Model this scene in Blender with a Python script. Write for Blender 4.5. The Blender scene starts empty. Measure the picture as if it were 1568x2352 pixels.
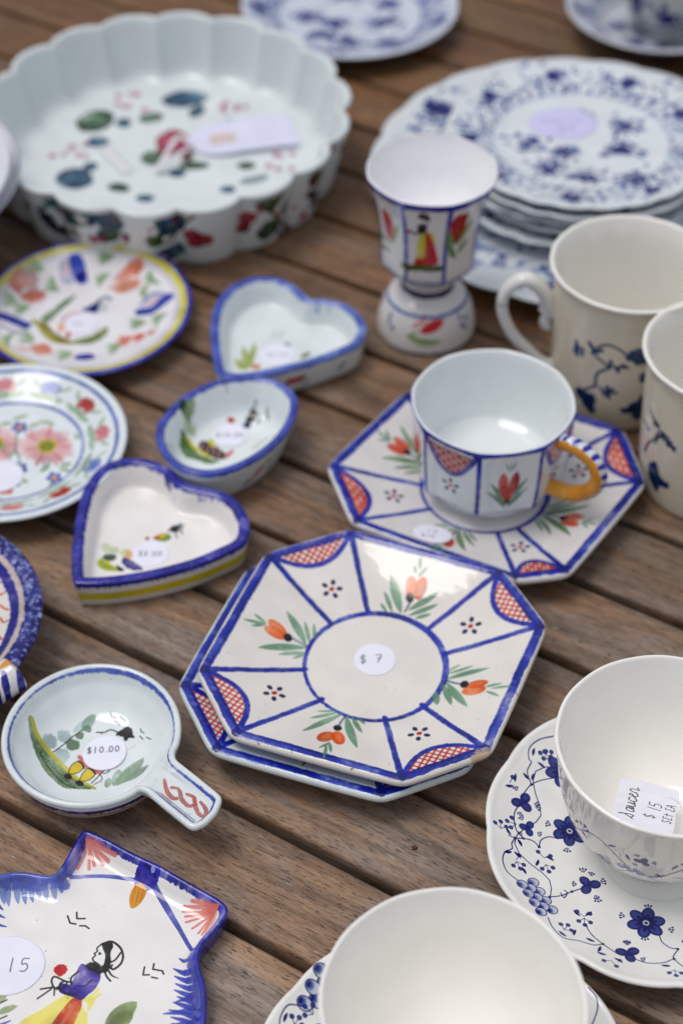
import bpy, math, random
import numpy as np
from mathutils import Vector
R = math.radians
sc = bpy.context.scene
# ------------------------------------------------------------------ camera, sky, sun, exposure
CM = 0.01
F, PITCH, H = 4033.0, R(43.95), 72.0          # focal length in picture units (1568 x 2352), downward pitch, height in cm
cam_d = bpy.data.cameras.new('camera')
cam = bpy.data.objects.new('camera', cam_d)
sc.collection.objects.link(cam)
cam.location = (0, 0, H*CM)
cam.rotation_euler = (R(90) - PITCH, 0, 0)
cam_d.sensor_fit = 'VERTICAL'
cam_d.sensor_height = 36
cam_d.lens = 36*F/2352
cam_d.clip_start = 0.02
cam_d.clip_end = 200
cam_d.dof.use_dof = True
cam_d.dof.focus_distance = 0.838
cam_d.dof.aperture_fstop = cam_d.lens/1000/0.0130
cam_d.dof.aperture_blades = 9
sc.camera = cam

SUN_EL, SUN_AZ = R(72), R(-82)                 # high behind thin cloud, to the left
world = bpy.data.worlds.new('World')
sc.world = world
world.use_nodes = True
wn, wl = world.node_tree.nodes, world.node_tree.links
bg = wn['Background']
bg.inputs[1].default_value = 0.10
sky = wn.new('ShaderNodeTexSky')
sky.sky_type = 'NISHITA'
sky.sun_disc = False
sky.sun_elevation = SUN_EL
sky.sun_rotation = SUN_AZ
sky.dust_density = 3.0
tcw = wn.new('ShaderNodeTexCoord')
cn = wn.new('ShaderNodeTexNoise')
cn.inputs['Scale'].default_value = 3.2
cn.inputs['Detail'].default_value = 7
cn.inputs['Roughness'].default_value = 0.62
wl.new(tcw.outputs['Generated'], cn.inputs['Vector'])
cr = wn.new('ShaderNodeValToRGB')
cr.color_ramp.elements[0].position = 0.42
cr.color_ramp.elements[0].color = (0.3, 0.3, 0.3, 1)
cr.color_ramp.elements[1].position = 0.60
wl.new(cn.outputs['Fac'], cr.inputs['Fac'])
cmx = wn.new('ShaderNodeMix')
cmx.data_type = 'RGBA'
cmx.inputs['B'].default_value = (8.2, 8.35, 8.75, 1)
wl.new(cr.outputs['Color'], cmx.inputs['Factor'])
wl.new(sky.outputs['Color'], cmx.inputs['A'])
# an overcast sky is about three times as bright overhead as at the horizon
sxyz = wn.new('ShaderNodeSeparateXYZ')
wl.new(tcw.outputs['Generated'], sxyz.inputs[0])
ovc = wn.new('ShaderNodeMapRange')
ovc.inputs['From Min'].default_value = 0.0
ovc.inputs['From Max'].default_value = 1.0
ovc.inputs['To Min'].default_value = 0.42
ovc.inputs['To Max'].default_value = 1.35
wl.new(sxyz.outputs['Z'], ovc.inputs['Value'])
cmy = wn.new('ShaderNodeMix')
cmy.data_type = 'RGBA'
cmy.blend_type = 'MULTIPLY'
cmy.inputs['Factor'].default_value = 1
wl.new(cmx.outputs['Result'], cmy.inputs['A'])
wl.new(ovc.outputs['Result'], cmy.inputs['B'])
wl.new(cmy.outputs['Result'], bg.inputs[0])

sun_d = bpy.data.lights.new('sun', 'SUN')
sun_d.energy = 1.5
sun_d.angle = R(26)
sun_d.color = (1.0, 0.955, 0.90)
sun = bpy.data.objects.new('sun', sun_d)
sc.collection.objects.link(sun)
sdir = Vector((math.sin(SUN_AZ)*math.cos(SUN_EL), math.cos(SUN_AZ)*math.cos(SUN_EL), math.sin(SUN_EL)))
sun.rotation_euler = (-sdir).to_track_quat('-Z', 'Y').to_euler()
sun.location = sdir*3
sc.view_settings.view_transform = 'Standard'
sc.view_settings.look = 'None'
sc.view_settings.exposure = -0.34
sc.view_settings.gamma = 1.0

# ------------------------------------------------------------------ helpers: measuring
rng = np.random.default_rng(7)
random.seed(5)
def at(x, y, z=0.0):
    """table point (cm) at height z that the photograph shows at picture point x, y"""
    X, Y = x - 784, y - 1176
    dy = F*math.cos(PITCH) - Y*math.sin(PITCH)
    dz = -F*math.sin(PITCH) - Y*math.cos(PITCH)
    t = (H - z)/-dz
    return np.array([X*t, dy*t])
def dray(x, y):
    X, Y = x - 784, y - 1176
    return np.array([X, F*math.cos(PITCH) - Y*math.sin(PITCH), -F*math.sin(PITCH) - Y*math.cos(PITCH)])

# ------------------------------------------------------------------ helpers: painting (glaze paint computed in numpy)
def make_noise(n, lo, hi, seed):
    r = np.random.default_rng(seed)
    f = np.fft.fft2(r.standard_normal((n, n)))
    k = np.hypot(*np.meshgrid(np.fft.fftfreq(n)*n, np.fft.fftfreq(n)*n))
    m = np.where((k >= lo) & (k <= hi), 1/np.maximum(k, 1)**0.8, 0)
    a = np.real(np.fft.ifft2(f*m))
    a -= a.mean()
    return np.clip(0.5 + a/(4.2*a.std()), 0, 1).astype(np.float32)
N_MID = make_noise(1024, 12, 60, 1)
N_FINE = make_noise(1024, 60, 300, 2)
N_LOW = make_noise(1024, 2, 14, 3)
def smooth(t): t = np.clip(t, 0, 1); return t*t*(3 - 2*t)
def curve(pts, n=8, closed=False):
    p = np.array(pts, float)
    if len(p) < 3: return p
    if closed: q = np.vstack([p[-1], p, p[0], p[1]])
    else: q = np.vstack([2*p[0] - p[1], p, 2*p[-1] - p[-2]])
    out = []
    for i in range(1, len(q) - 2):
        for t in np.linspace(0, 1, n, endpoint=False):
            a, b, c, d = q[i-1], q[i], q[i+1], q[i+2]
            out.append(0.5*(2*b + (c - a)*t + (2*a - 5*b + 4*c - d)*t*t + (3*b - a - 3*c + d)*t**3))
    if not closed: out.append(p[-1])
    return np.array(out)

class Canvas:
    """painted glaze over the rectangle x0..x1, y0..y1 (cm); loc turns picture points into canvas cm"""
    def __init__(s, x0, y0, x1, y1, res, base, loc=None, wrap=False):
        s.x0, s.y0, s.x1, s.y1, s.res = x0, y0, x1, y1, res
        s.w, s.h = int((x1 - x0)*res), int((y1 - y0)*res)
        s.a = np.empty((s.h, s.w, 3), np.float32)
        s.a[:] = np.array(base, np.float32)/255
        s.loc, s.crop, s.wrap, s.upright = loc, (0, 0, 1), wrap, bool(wrap)
        i, j = np.arange(s.h) % 1024, np.arange(s.w) % 1024
        s.nm, s.nf, s.nl = [N[np.ix_(i, j)] for N in (N_MID, N_FINE, N_LOW)]
        s.a *= (1 + 0.035*(s.nl - 0.5) + 0.02*(s.nf - 0.5))[..., None]
    def C(s, ox, oy, k): s.crop = (ox, oy, k); return s
    def P(s, pts):
        ox, oy, k = s.crop
        return np.array([s.loc(ox + k*x, oy + k*y) for x, y in pts])
    def cm(s, p, w):                       # width in crop pixels -> cm near picture point p
        ox, oy, k = s.crop
        d = 72/math.sin(PITCH + math.atan((oy + k*p[1] - 1176)/F))
        return w*k*d/F*(1/math.sin(PITCH + math.atan((oy + k*p[1] - 1176)/F)))**0.5
    def box(s, x0, y0, x1, y1):
        a, b = max(0, int((x0 - s.x0)*s.res) - 2), min(s.w, int((x1 - s.x0)*s.res) + 3)
        c, d = max(0, int((y0 - s.y0)*s.res) - 2), min(s.h, int((y1 - s.y0)*s.res) + 3)
        if a >= b or c >= d: return None
        X, Y = np.meshgrid(s.x0 + (np.arange(a, b) + 0.5)/s.res, s.y0 + (np.arange(c, d) + 0.5)/s.res)
        return slice(c, d), slice(a, b), X, Y
    def blend(s, sl, cov, col, alpha, var, edge=None):
        """watery brush colour: uneven strength, darker where the paint pooled"""
        nm, nf = s.nm[sl], s.nf[sl]
        al = cov*alpha*(1 - var*(0.5*np.clip(1.8*(s.nl[sl] - 0.45), 0, 1) + 0.35*np.clip(2*(nm - 0.5), 0, 1) + 0.12*nf))
        c = np.array(col, np.float32)/255
        c = np.maximum(c**2.2 - 0.045*(1 - c), 0.0012)**(1/2.2)      # fired pigment is deeper than its glossy look
        dk = (1 - 0.55*var*np.clip(1.0 - s.nl[sl] - 0.4 + 0.4*(nm - 0.5), 0, 1))[..., None]
        s.a[sl] = s.a[sl]*(1 - al[..., None]) + c*dk*al[..., None]
    def line(s, p, w, col, alpha=1.0, var=0.35, rough=0.0, soft=0.0, taper=None):
        """p canvas cm points, w width cm (number or list)"""
        p = np.array(p, float)
        n = len(p)
        r = np.full(n, w/2.0) if np.isscalar(w) else np.interp(np.linspace(0, 1, n), np.linspace(0, 1, len(w)), w)/2
        if taper:
            t = np.linspace(0, 1, n)
            r = r*(np.sin(np.pi*np.clip(t*0.94 + 0.03, 0, 1))**taper)
        m = r.max() + 0.06 + soft
        if s.wrap:
            for o in (-s.wrap, s.wrap):
                if (p[:, 0].min() + o < s.x1 and p[:, 0].max() + o > s.x0):
                    s.wrap, k = 0, s.wrap
                    s.line(p + [o, 0], 2*r, col, alpha, var, rough, soft)
                    s.wrap = k
        b = s.box(p[:, 0].min() - m, p[:, 1].min() - m, p[:, 0].max() + m, p[:, 1].max() + m)
        if b is None: return
        cov = np.zeros(b[2].shape, np.float32)
        oy, ox = b[0].start, b[1].start
        aa = 1.0/s.res
        for i in range(n - 1):
            P0, P1, r0, r1 = p[i], p[i+1], r[i], r[i+1]
            q = s.box(min(P0[0], P1[0]) - m, min(P0[1], P1[1]) - m, max(P0[0], P1[0]) + m, max(P0[1], P1[1]) + m)
            if q is None: continue
            d = P1 - P0
            L = max(d @ d, 1e-9)
            t = np.clip(((q[2] - P0[0])*d[0] + (q[3] - P0[1])*d[1])/L, 0, 1)
            sd = np.hypot(q[2] - P0[0] - t*d[0], q[3] - P0[1] - t*d[1]) - (r0 + (r1 - r0)*t)
            if rough: sd = sd + rough*(s.nf[q[0], q[1]] - 0.5) + rough*(s.nm[q[0], q[1]] - 0.5)
            c = np.clip(0.5 - sd/(aa + soft), 0, 1)
            v = cov[q[0].start - oy:q[0].stop - oy, q[1].start - ox:q[1].stop - ox]
            np.maximum(v, c, out=v)
        s.blend((b[0], b[1]), cov, col, alpha, var)
    def poly(s, p, col, alpha=1.0, var=0.35, soft=0.0, rough=0.0):
        p = np.array(p, float)
        b = s.box(p[:, 0].min() - 0.1 - soft, p[:, 1].min() - 0.1 - soft, p[:, 0].max() + 0.1 + soft, p[:, 1].max() + 0.1 + soft)
        if b is None: return
        X, Y = b[2], b[3]
        ins = np.zeros(X.shape, bool)
        dd = np.full(X.shape, 1e9)
        for i in range(len(p)):
            A, B = p[i-1], p[i]
            if A[1] != B[1]:
                k = ((A[1] > Y) != (B[1] > Y)) & (X < (B[0] - A[0])*(Y - A[1])/(B[1] - A[1]) + A[0])
                ins ^= k
            d = B - A
            L = max(d @ d, 1e-9)
            t = np.clip(((X - A[0])*d[0] + (Y - A[1])*d[1])/L, 0, 1)
            dd = np.minimum(dd, (X - A[0] - t*d[0])**2 + (Y - A[1] - t*d[1])**2)
        sd = np.where(ins, -1, 1)*np.sqrt(dd)
        if rough: sd = sd + rough*(s.nf[b[0], b[1]] + s.nm[b[0], b[1]] - 1)
        s.blend((b[0], b[1]), np.clip(0.5 - sd/(1/s.res + soft), 0, 1).astype(np.float32), col, alpha, var)
    def dot(s, c, rx, col, ry=None, ang=0, alpha=1.0, var=0.3, soft=0.0, rough=0.0):
        ry = ry or rx
        b = s.box(c[0] - rx - ry - soft, c[1] - rx - ry - soft, c[0] + rx + ry + soft, c[1] + rx + ry + soft)
        if b is None: return
        ca, sa = math.cos(ang), math.sin(ang)
        u, v = (b[2] - c[0])*ca + (b[3] - c[1])*sa, -(b[2] - c[0])*sa + (b[3] - c[1])*ca
        sd = (np.hypot(u/rx, v/ry) - 1)*min(rx, ry)
        if rough: sd = sd + rough*(s.nf[b[0], b[1]] + s.nm[b[0], b[1]] - 1)
        s.blend((b[0], b[1]), np.clip(0.5 - sd/(1/s.res + soft), 0, 1).astype(np.float32), col, alpha, var)
    # the same with picture points
    def L(s, pts, w, col, closed=False, sm=True, **k):
        q = s.P(pts)
        if sm and len(q) > 2: q = curve(q, 6, closed)
        w = s.cm(pts[0], w) if np.isscalar(w) else [s.cm(pts[0], v) for v in w]
        s.line(q, w, col, **k)
    def G(s, pts, col, sm=True, **k):
        q = s.P(pts)
        s.poly(curve(q, 5, True) if sm else q, col, **k)
    def D(s, p, r, col, ry=None, ang=0, **k):
        ox, oy, q = s.crop
        e = PITCH + math.atan((oy + q*p[1] - 1176)/F)
        st = 1/math.cos(e) if s.upright else 1/math.sin(e)       # a round spot in the picture is stretched along the surface
        d = 72/math.sin(e)*q/F
        M = np.array([[1, 0], [0, st]]) @ np.array([[math.cos(ang), -math.sin(ang)], [math.sin(ang), math.cos(ang)]]) @ np.diag([r*d, (ry or r)*d])
        U, S, _ = np.linalg.svd(M)
        s.dot(s.P([p])[0], S[0], col, S[1], math.atan2(U[1, 0], U[0, 0]), **k)
    def leaf(s, p0, p1, w, col, bend=0.0, **k):
        """one brush leaf, canvas cm"""
        p0, p1 = np.array(p0, float), np.array(p1, float)
        d = p1 - p0
        m = (p0 + p1)/2 + np.array([-d[1], d[0]])*bend
        t = np.linspace(0, 1, 9)[:, None]
        q = (1 - t)**2*p0 + 2*t*(1 - t)*m + t*t*p1
        s.line(q, w, col, taper=0.75, **k)
    def Lf(s, p0, p1, w, col, bend=0.0, **k):
        q = s.P([p0, p1])
        s.leaf(q[0], q[1], s.cm(p0, w), col, bend, **k)
    def sponge(s, p, w, col, n_per=26, size=0.05, spread=0.5, alpha=0.8):
        """dabbed sponge band along canvas points p"""
        p = np.array(p, float)
        seg = np.hypot(*np.diff(p, axis=0).T)
        cum = np.r_[0, np.cumsum(seg)]
        for _ in range(int(cum[-1]*n_per)):
            u = rng.uniform(0, cum[-1])
            i = min(np.searchsorted(cum, u) - 1, len(seg) - 1)
            i = max(i, 0)
            d = (p[i+1] - p[i])/max(seg[i], 1e-6)
            q = p[i] + d*(u - cum[i]) + np.array([-d[1], d[0]])*rng.normal(0, spread*w*0.5)
            s.dot(q, size*rng.uniform(0.5, 1.5), col, size*rng.uniform(0.5, 1.5), rng.uniform(0, 3), alpha=alpha*rng.uniform(0.4, 1), var=0.3)
    def image(s, name):
        im = bpy.data.images.new(name, s.w, s.h, alpha=False)
        px = np.ones((s.h, s.w, 4), np.float32)
        px[..., :3] = np.clip(s.a, 0, 1)
        im.pixels.foreach_set(px.ravel())
        im.update()
        im.pack()
        return im

# ------------------------------------------------------------------ helpers: materials
def principled(name):
    m = bpy.data.materials.new(name)
    m.use_nodes = True
    return m, m.node_tree.nodes, m.node_tree.links, m.node_tree.nodes['Principled BSDF']
def glaze(name, canvas=None, col=(225, 224, 218), rough=0.10, bump=0.06, speck=True):
    """fired glaze: paint or plain colour, tiny pits, slight waviness and smudges in the gloss"""
    m, n, l, b = principled(name)
    if canvas is not None:
        t = n.new('ShaderNodeTexImage')
        t.image = canvas.image(name)
        t.extension = 'EXTEND'
        src = t.outputs['Color']
    else:
        t = n.new('ShaderNodeRGB')
        t.outputs[0].default_value = tuple((c/255)**2.2 for c in col) + (1,)
        src = t.outputs[0]
    tc = n.new('ShaderNodeTexCoord')
    ns = n.new('ShaderNodeTexNoise')
    ns.inputs['Scale'].default_value = 45
    ns.inputs['Detail'].default_value = 4
    l.new(tc.outputs['Object'], ns.inputs['Vector'])
    mr = n.new('ShaderNodeMapRange')
    mr.inputs['To Min'].default_value = 0.93
    mr.inputs['To Max'].default_value = 1.03
    l.new(ns.outputs['Fac'], mr.inputs['Value'])
    mx = n.new('ShaderNodeMix')
    mx.data_type = 'RGBA'
    mx.blend_type = 'MULTIPLY'
    mx.inputs['Factor'].default_value = 1
    l.new(src, mx.inputs['A'])
    l.new(mr.outputs['Result'], mx.inputs['B'])
    out = mx.outputs['Result']
    if speck:
        vo = n.new('ShaderNodeTexVoronoi')
        vo.inputs['Scale'].default_value = 170
        vo.inputs['Randomness'].default_value = 1
        l.new(tc.outputs['Object'], vo.inputs['Vector'])
        lt = n.new('ShaderNodeMath')
        lt.operation = 'LESS_THAN'
        lt.inputs[1].default_value = 0.075
        l.new(vo.outputs['Distance'], lt.inputs[0])
        sp = n.new('ShaderNodeSeparateColor')
        l.new(vo.outputs['Color'], sp.inputs[0])
        g = n.new('ShaderNodeMath')
        g.operation = 'GREATER_THAN'
        g.inputs[1].default_value = 0.72
        l.new(sp.outputs[0], g.inputs[0])
        mu = n.new('ShaderNodeMath')
        mu.operation = 'MULTIPLY'
        l.new(lt.outputs[0], mu.inputs[0]); l.new(g.outputs[0], mu.inputs[1])
        m3 = n.new('ShaderNodeMath')
        m3.operation = 'MULTIPLY'
        m3.inputs[1].default_value = 0.55
        l.new(mu.outputs[0], m3.inputs[0])
        m2 = n.new('ShaderNodeMix')
        m2.data_type = 'RGBA'
        m2.inputs['B'].default_value = (0.16, 0.13, 0.11, 1)
        l.new(m3.outputs[0], m2.inputs['Factor'])
        l.new(out, m2.inputs['A'])
        out = m2.outputs['Result']
    l.new(out, b.inputs['Base Color'])
    rr = n.new('ShaderNodeMapRange')
    rr.inputs['To Min'].default_value = rough*0.25
    rr.inputs['To Max'].default_value = rough*0.9
    l.new(ns.outputs['Fac'], rr.inputs['Value'])
    l.new(rr.outputs['Result'], b.inputs['Roughness'])
    b.inputs['IOR'].default_value = 1.52
    bp = n.new('ShaderNodeBump')
    bp.inputs['Strength'].default_value = bump
    bp.inputs['Distance'].default_value = 0.002
    nb = n.new('ShaderNodeTexNoise')
    nb.inputs['Scale'].default_value = 90
    nb.inputs['Detail'].default_value = 3
    l.new(tc.outputs['Object'], nb.inputs['Vector'])
    l.new(nb.outputs['Fac'], bp.inputs['Height'])
    l.new(bp.outputs['Normal'], b.inputs['Normal'])
    return m
def paper(name, canvas):
    m, n, l, b = principled(name)
    t = n.new('ShaderNodeTexImage')
    t.image = canvas.image(name)
    t.extension = 'EXTEND'
    l.new(t.outputs['Color'], b.inputs['Base Color'])
    b.inputs['Roughness'].default_value = 0.55
    return m

# ------------------------------------------------------------------ helpers: objects
def thing(name, label, cat, loc=(0, 0, 0), group=None):
    o = bpy.data.objects.new(name, None)
    sc.collection.objects.link(o)
    o.empty_display_size = 0.02
    o.location = [v*CM for v in loc]
    o['label'] = label
    o['category'] = cat
    if group: o['group'] = group
    return o
def mesh(name, verts, faces, mats, parent=None, midx=None, uvs=None, smooth_all=True, label=None, loc=None):
    me = bpy.data.meshes.new(name)
    me.from_pydata([tuple(c*CM for c in v) for v in verts], [], faces)
    if not isinstance(mats, (list, tuple)): mats = [mats]
    for m in mats: me.materials.append(m)
    if midx is not None: me.polygons.foreach_set('material_index', midx)
    if smooth_all: me.polygons.foreach_set('use_smooth', [True]*len(faces))
    if uvs is not None:
        uv = me.uv_layers.new(name='UVMap')
        uv.data.foreach_set('uv', np.array(uvs, np.float32).ravel())
    me.update()
    o = bpy.data.objects.new(name, me)
    sc.collection.objects.link(o)
    if parent is not None: o.parent = parent
    if label: o['label'] = label
    if loc is not None: o.location = [v*CM for v in loc]
    return o
def loft(name, rings, bands, mats, parent, top=None, side=None, cap0=True, cap1=True, flip=False, label=None, wob=0.0):
    """closed body through loops of points. bands: material index per band; top / side: canvases for the
    plan (x, y) and the wrap-around (angle, z) paint, used by material 0 and material 1"""
    N = len(rings[0])
    V = np.vstack([np.array(r, float) for r in rings])
    if wob:
        ph = rng.uniform(0, 6, 4)
        th = np.arctan2(V[:, 1], V[:, 0])
        rr = np.hypot(V[:, 0], V[:, 1])
        k = 1 + wob*(np.sin(2*th + ph[0]) + 0.6*np.sin(3*th + ph[1]) + 0.3*np.sin(7*th + ph[2]))*0.5
        V[:, 0] *= k; V[:, 1] *= k
        V[:, 2] += wob*0.6*rr*np.sin(2*th + ph[3])*np.clip(V[:, 2], 0, 1)
    faces, mi = [], []
    for k in range(len(rings) - 1):
        for i in range(N):
            j = (i + 1) % N
            faces.append((k*N + i, k*N + j, (k+1)*N + j, (k+1)*N + i))
            mi.append(bands[k])
    V = list(map(tuple, V))
    def cap(base, z, order, mat):
        c = np.mean(np.array(V[base:base+N]), axis=0)
        V.append(tuple(c))
        ci = len(V) - 1
        for i in range(N):
            j = (i + 1) % N
            faces.append((base+i, base+j, ci) if order else (base+j, base+i, ci))
            mi.append(mat)
    if cap0: cap(0, 0, False, bands[0])
    if cap1: cap((len(rings) - 1)*N, 0, True, bands[-1])
    if flip: faces = [tuple(reversed(f)) for f in faces]
    uvs = []
    for f, m in zip(faces, mi):
        if m == 1 and side is not None:
            ph = [math.atan2(V[q][0], -V[q][1]) for q in f]
            if max(ph) - min(ph) > math.pi: ph = [a + 2*math.pi if a < 0 else a for a in ph]
            for q, a in zip(f, ph):
                uvs.append((a/(2*math.pi) + 0.5, (V[q][2] - side.y0)/(side.y1 - side.y0)))
        elif top is not None:
            for q in f: uvs.append(((V[q][0] - top.x0)/(top.x1 - top.x0), (V[q][1] - top.y0)/(top.y1 - top.y0)))
        else:
            for q in f: uvs.append((0, 0))
    return mesh(name, V, faces, mats, parent, mi, uvs, label=label)
NR = 144
TH = np.linspace(0, 2*np.pi, NR, endpoint=False)
def circ(r, z, mod=None, rx=None, n=None):
    th = TH if n is None else np.linspace(0, 2*np.pi, n, endpoint=False)
    k = 1 if mod is None else mod(th)
    return np.c_[np.cos(th)*r*k, np.sin(th)*(r if rx is None else rx)*k, np.full(len(th), z)]
def profile(pts, n=4):
    """smooth a profile of (r, z, band) points; returns dense r, z and bands"""
    p = curve([(a, b) for a, b, _ in pts], n)
    bands = []
    for i in range(len(pts) - 1): bands += [pts[i+1][2]]*n
    return p, bands
def revolve(name, pts, mats, parent, top=None, side=None, mod=None, ysc=1.0, n=4, ang=0, **k):
    p, bands = profile(pts, n)
    rings = []
    for r, z in p:
        r = max(r, 0.02)
        g = circ(1, z)
        m = 1 if mod is None else mod(TH, r, z)
        g[:, 0] *= r*m; g[:, 1] *= r*m*ysc
        g[:, 2] = z
        rings.append(g)
    return loft(name, rings, bands, mats, parent, top, side, **k)
def sweep(name, pts, rad, mat, parent, n=14, closed=False, flat=1.0, label=None, uvs=False, up=(0, 0, 1)):
    """round bar along points (cm); rad number or list; flat squashes it across 'up'"""
    p = curve(pts, 6, closed)
    m = len(p)
    r = np.full(m, rad) if np.isscalar(rad) else np.interp(np.linspace(0, 1, m), np.linspace(0, 1, len(rad)), rad)
    V, Fc = [], []
    for i in range(m):
        t = p[min(i+1, m-1)] - p[max(i-1, 0)]
        t /= np.linalg.norm(t)
        a = np.cross(t, up)
        if np.linalg.norm(a) < 1e-3: a = np.cross(t, (1, 0, 0))
        a /= np.linalg.norm(a)
        b = np.cross(a, t)
        for j in range(n):
            q = 2*math.pi*j/n
            V.append(tuple(p[i] + r[i]*(math.cos(q)*a*flat + math.sin(q)*b)))
    for i in range(m - 1):
        for j in range(n):
            k = (j + 1) % n
            Fc.append((i*n + j, i*n + k, (i+1)*n + k, (i+1)*n + j))
    Fc.append(tuple(range(n - 1, -1, -1)))
    Fc.append(tuple((m-1)*n + j for j in range(n)))
    uv = None
    if uvs:
        uv = [((v // n)/(m - 1), (v % n)/n) for f in Fc for v in f]
    return mesh(name, V, Fc, mat, parent, uvs=uv, label=label)

# ------------------------------------------------------------------ price stickers and handwriting
STK = (238, 239, 252)
GLY = {
 '$': [[(0.8, 0.85), (0.5, 0.95), (0.2, 0.8), (0.25, 0.6), (0.7, 0.42), (0.8, 0.2), (0.5, 0.05), (0.15, 0.15)], [(0.5, 1.1), (0.45, -0.1)]],
 '7': [[(0.1, 0.95), (0.85, 0.97), (0.6, 0.5), (0.4, 0)], [(0.3, 0.5), (0.8, 0.52)]],
 '1': [[(0.5, 1.0), (0.45, 0.5), (0.42, 0)]],
 '0': [[(0.5, 1), (0.2, 0.75), (0.2, 0.25), (0.5, 0), (0.8, 0.25), (0.8, 0.75), (0.5, 1)]],
 '.': [[(0.45, 0.02), (0.52, 0.06)]],
 '5': [[(0.85, 0.98), (0.3, 0.95), (0.25, 0.55), (0.6, 0.6), (0.82, 0.35), (0.6, 0.05), (0.15, 0.05)]],
 '8': [[(0.7, 0.85), (0.4, 1), (0.25, 0.75), (0.7, 0.3), (0.5, 0), (0.2, 0.2), (0.65, 0.65), (0.7, 0.85)]],
 '6': [[(0.7, 1), (0.3, 0.6), (0.2, 0.2), (0.5, 0), (0.75, 0.2), (0.6, 0.42), (0.25, 0.3)]],
 'S': [[(0.8, 0.85), (0.5, 1.0), (0.2, 0.78), (0.75, 0.3), (0.5, 0), (0.15, 0.12)]],
 'E': [[(0.8, 1), (0.25, 0.95), (0.5, 0.55), (0.2, 0.3), (0.35, 0.0), (0.8, 0.08)]],
 'T': [[(0.1, 0.95), (0.9, 1.0)], [(0.5, 0.98), (0.45, 0)]],
 't': [[(0.5, 0.95), (0.45, 0)], [(0.15, 0.65), (0.85, 0.7)]],
 'A': [[(0.1, 0), (0.5, 1), (0.85, 0)], [(0.2, 0.4), (0.8, 0.42)]],
 's': [[(-0.1, 0), (0.45, 0.6), (0.3, 0.95), (0.55, 0.35), (0.45, 0.0), (0.1, 0.1)]],
 'a': [[(0.75, 0.55), (0.3, 0.5), (0.2, 0.12), (0.5, 0.05), (0.75, 0.5), (0.72, 0.08), (1, 0.2)]],
 'u': [[(0, 0.2), (0.15, 0.55), (0.2, 0.1), (0.55, 0.08), (0.75, 0.55), (0.72, 0.08), (1, 0.2)]],
 'c': [[(0.8, 0.5), (0.4, 0.55), (0.2, 0.25), (0.45, 0.03), (1, 0.2)]],
 'e': [[(0, 0.2), (0.6, 0.45), (0.45, 0.6), (0.2, 0.3), (0.45, 0.02), (1, 0.2)]],
 'r': [[(0, 0.2), (0.25, 0.6), (0.6, 0.5), (0.6, 0.05), (1, 0.2)]],
}
def write(c, text, org, size, ang=0, w=0.035, col=(40, 42, 55), adv=0.85, up=None, var=0.2):
    """handwriting, canvas cm: org is the lower left corner of the first letter"""
    ca, sa = math.cos(ang), math.sin(ang)
    x = 0
    for ch in text:
        for st in GLY.get(ch, []):
            q = curve(st, 5) if len(st) > 2 else np.array(st)
            u, v = (x + q[:, 0]*0.7)*size, q[:, 1]*size
            c.line(np.c_[org[0] + u*ca - v*sa, org[1] + u*sa + v*ca], w, col, var=var)
        x += (0.45 if ch in '. ' else adv)
def sticker(parent, c, r, z, text=None, ang=0, size=0.55, ry=None, tilt=(0, 0), name='price_sticker', faint=1.0, offs=None, col=STK, lines=None):
    """thin round paper label; c is its centre in the parent's frame (cm)"""
    ry = ry or r
    cv = Canvas(-r, -ry, r, ry, 70, col)
    if text:
        k = (84, 86, 108)
        kk = tuple(int(a*faint + b*(1 - faint)) for a, b in zip(k, col))
        o = offs or (-len(text)*size*0.36, -size*0.45)
        if lines:
            for t, oo, sz in lines: write(cv, t, oo, sz*0.9, ang, 0.055, kk, adv=0.82)
        else:
            write(cv, text, o, size, ang, 0.07, kk, adv=0.78)
    m = paper(name + '_paper', cv)
    rings = []
    n = 48
    th = np.linspace(0, 2*np.pi, n, endpoint=False)
    for k, zz in ((1, 0.0), (1, 0.018), (0.97, 0.024), (0.5, 0.026)):
        x, y = np.cos(th)*r*k, np.sin(th)*ry*k
        rings.append(np.c_[x, y, zz + x*tilt[0] + y*tilt[1]])
    o = loft(name, rings, [0, 0, 0], [m], parent, top=cv)
    o.location = (c[0]*CM, c[1]*CM, z*CM)
    return o

# ------------------------------------------------------------------ the setting: ground and wooden table
def ground_mat():
    m, n, l, b = principled('paving')
    tc = n.new('ShaderNodeTexCoord')
    ns = n.new('ShaderNodeTexNoise')
    ns.inputs['Scale'].default_value = 9
    ns.inputs['Detail'].default_value = 8
    l.new(tc.outputs['Object'], ns.inputs['Vector'])
    r = n.new('ShaderNodeValToRGB')
    r.color_ramp.elements[0].color = (0.10, 0.09, 0.08, 1)
    r.color_ramp.elements[1].color = (0.26, 0.24, 0.22, 1)
    l.new(ns.outputs['Fac'], r.inputs['Fac'])
    l.new(r.outputs['Color'], b.inputs['Base Color'])
    b.inputs['Roughness'].default_value = 0.9
    return m
g = mesh('ground', [(-6000, -6000, -74), (6000, -6000, -74), (6000, 6000, -74), (-6000, 6000, -74)], [(0, 1, 2, 3)], ground_mat(), smooth_all=False)
g['kind'] = 'structure'
g['label'] = 'grey ground far below the wooden table'

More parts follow.
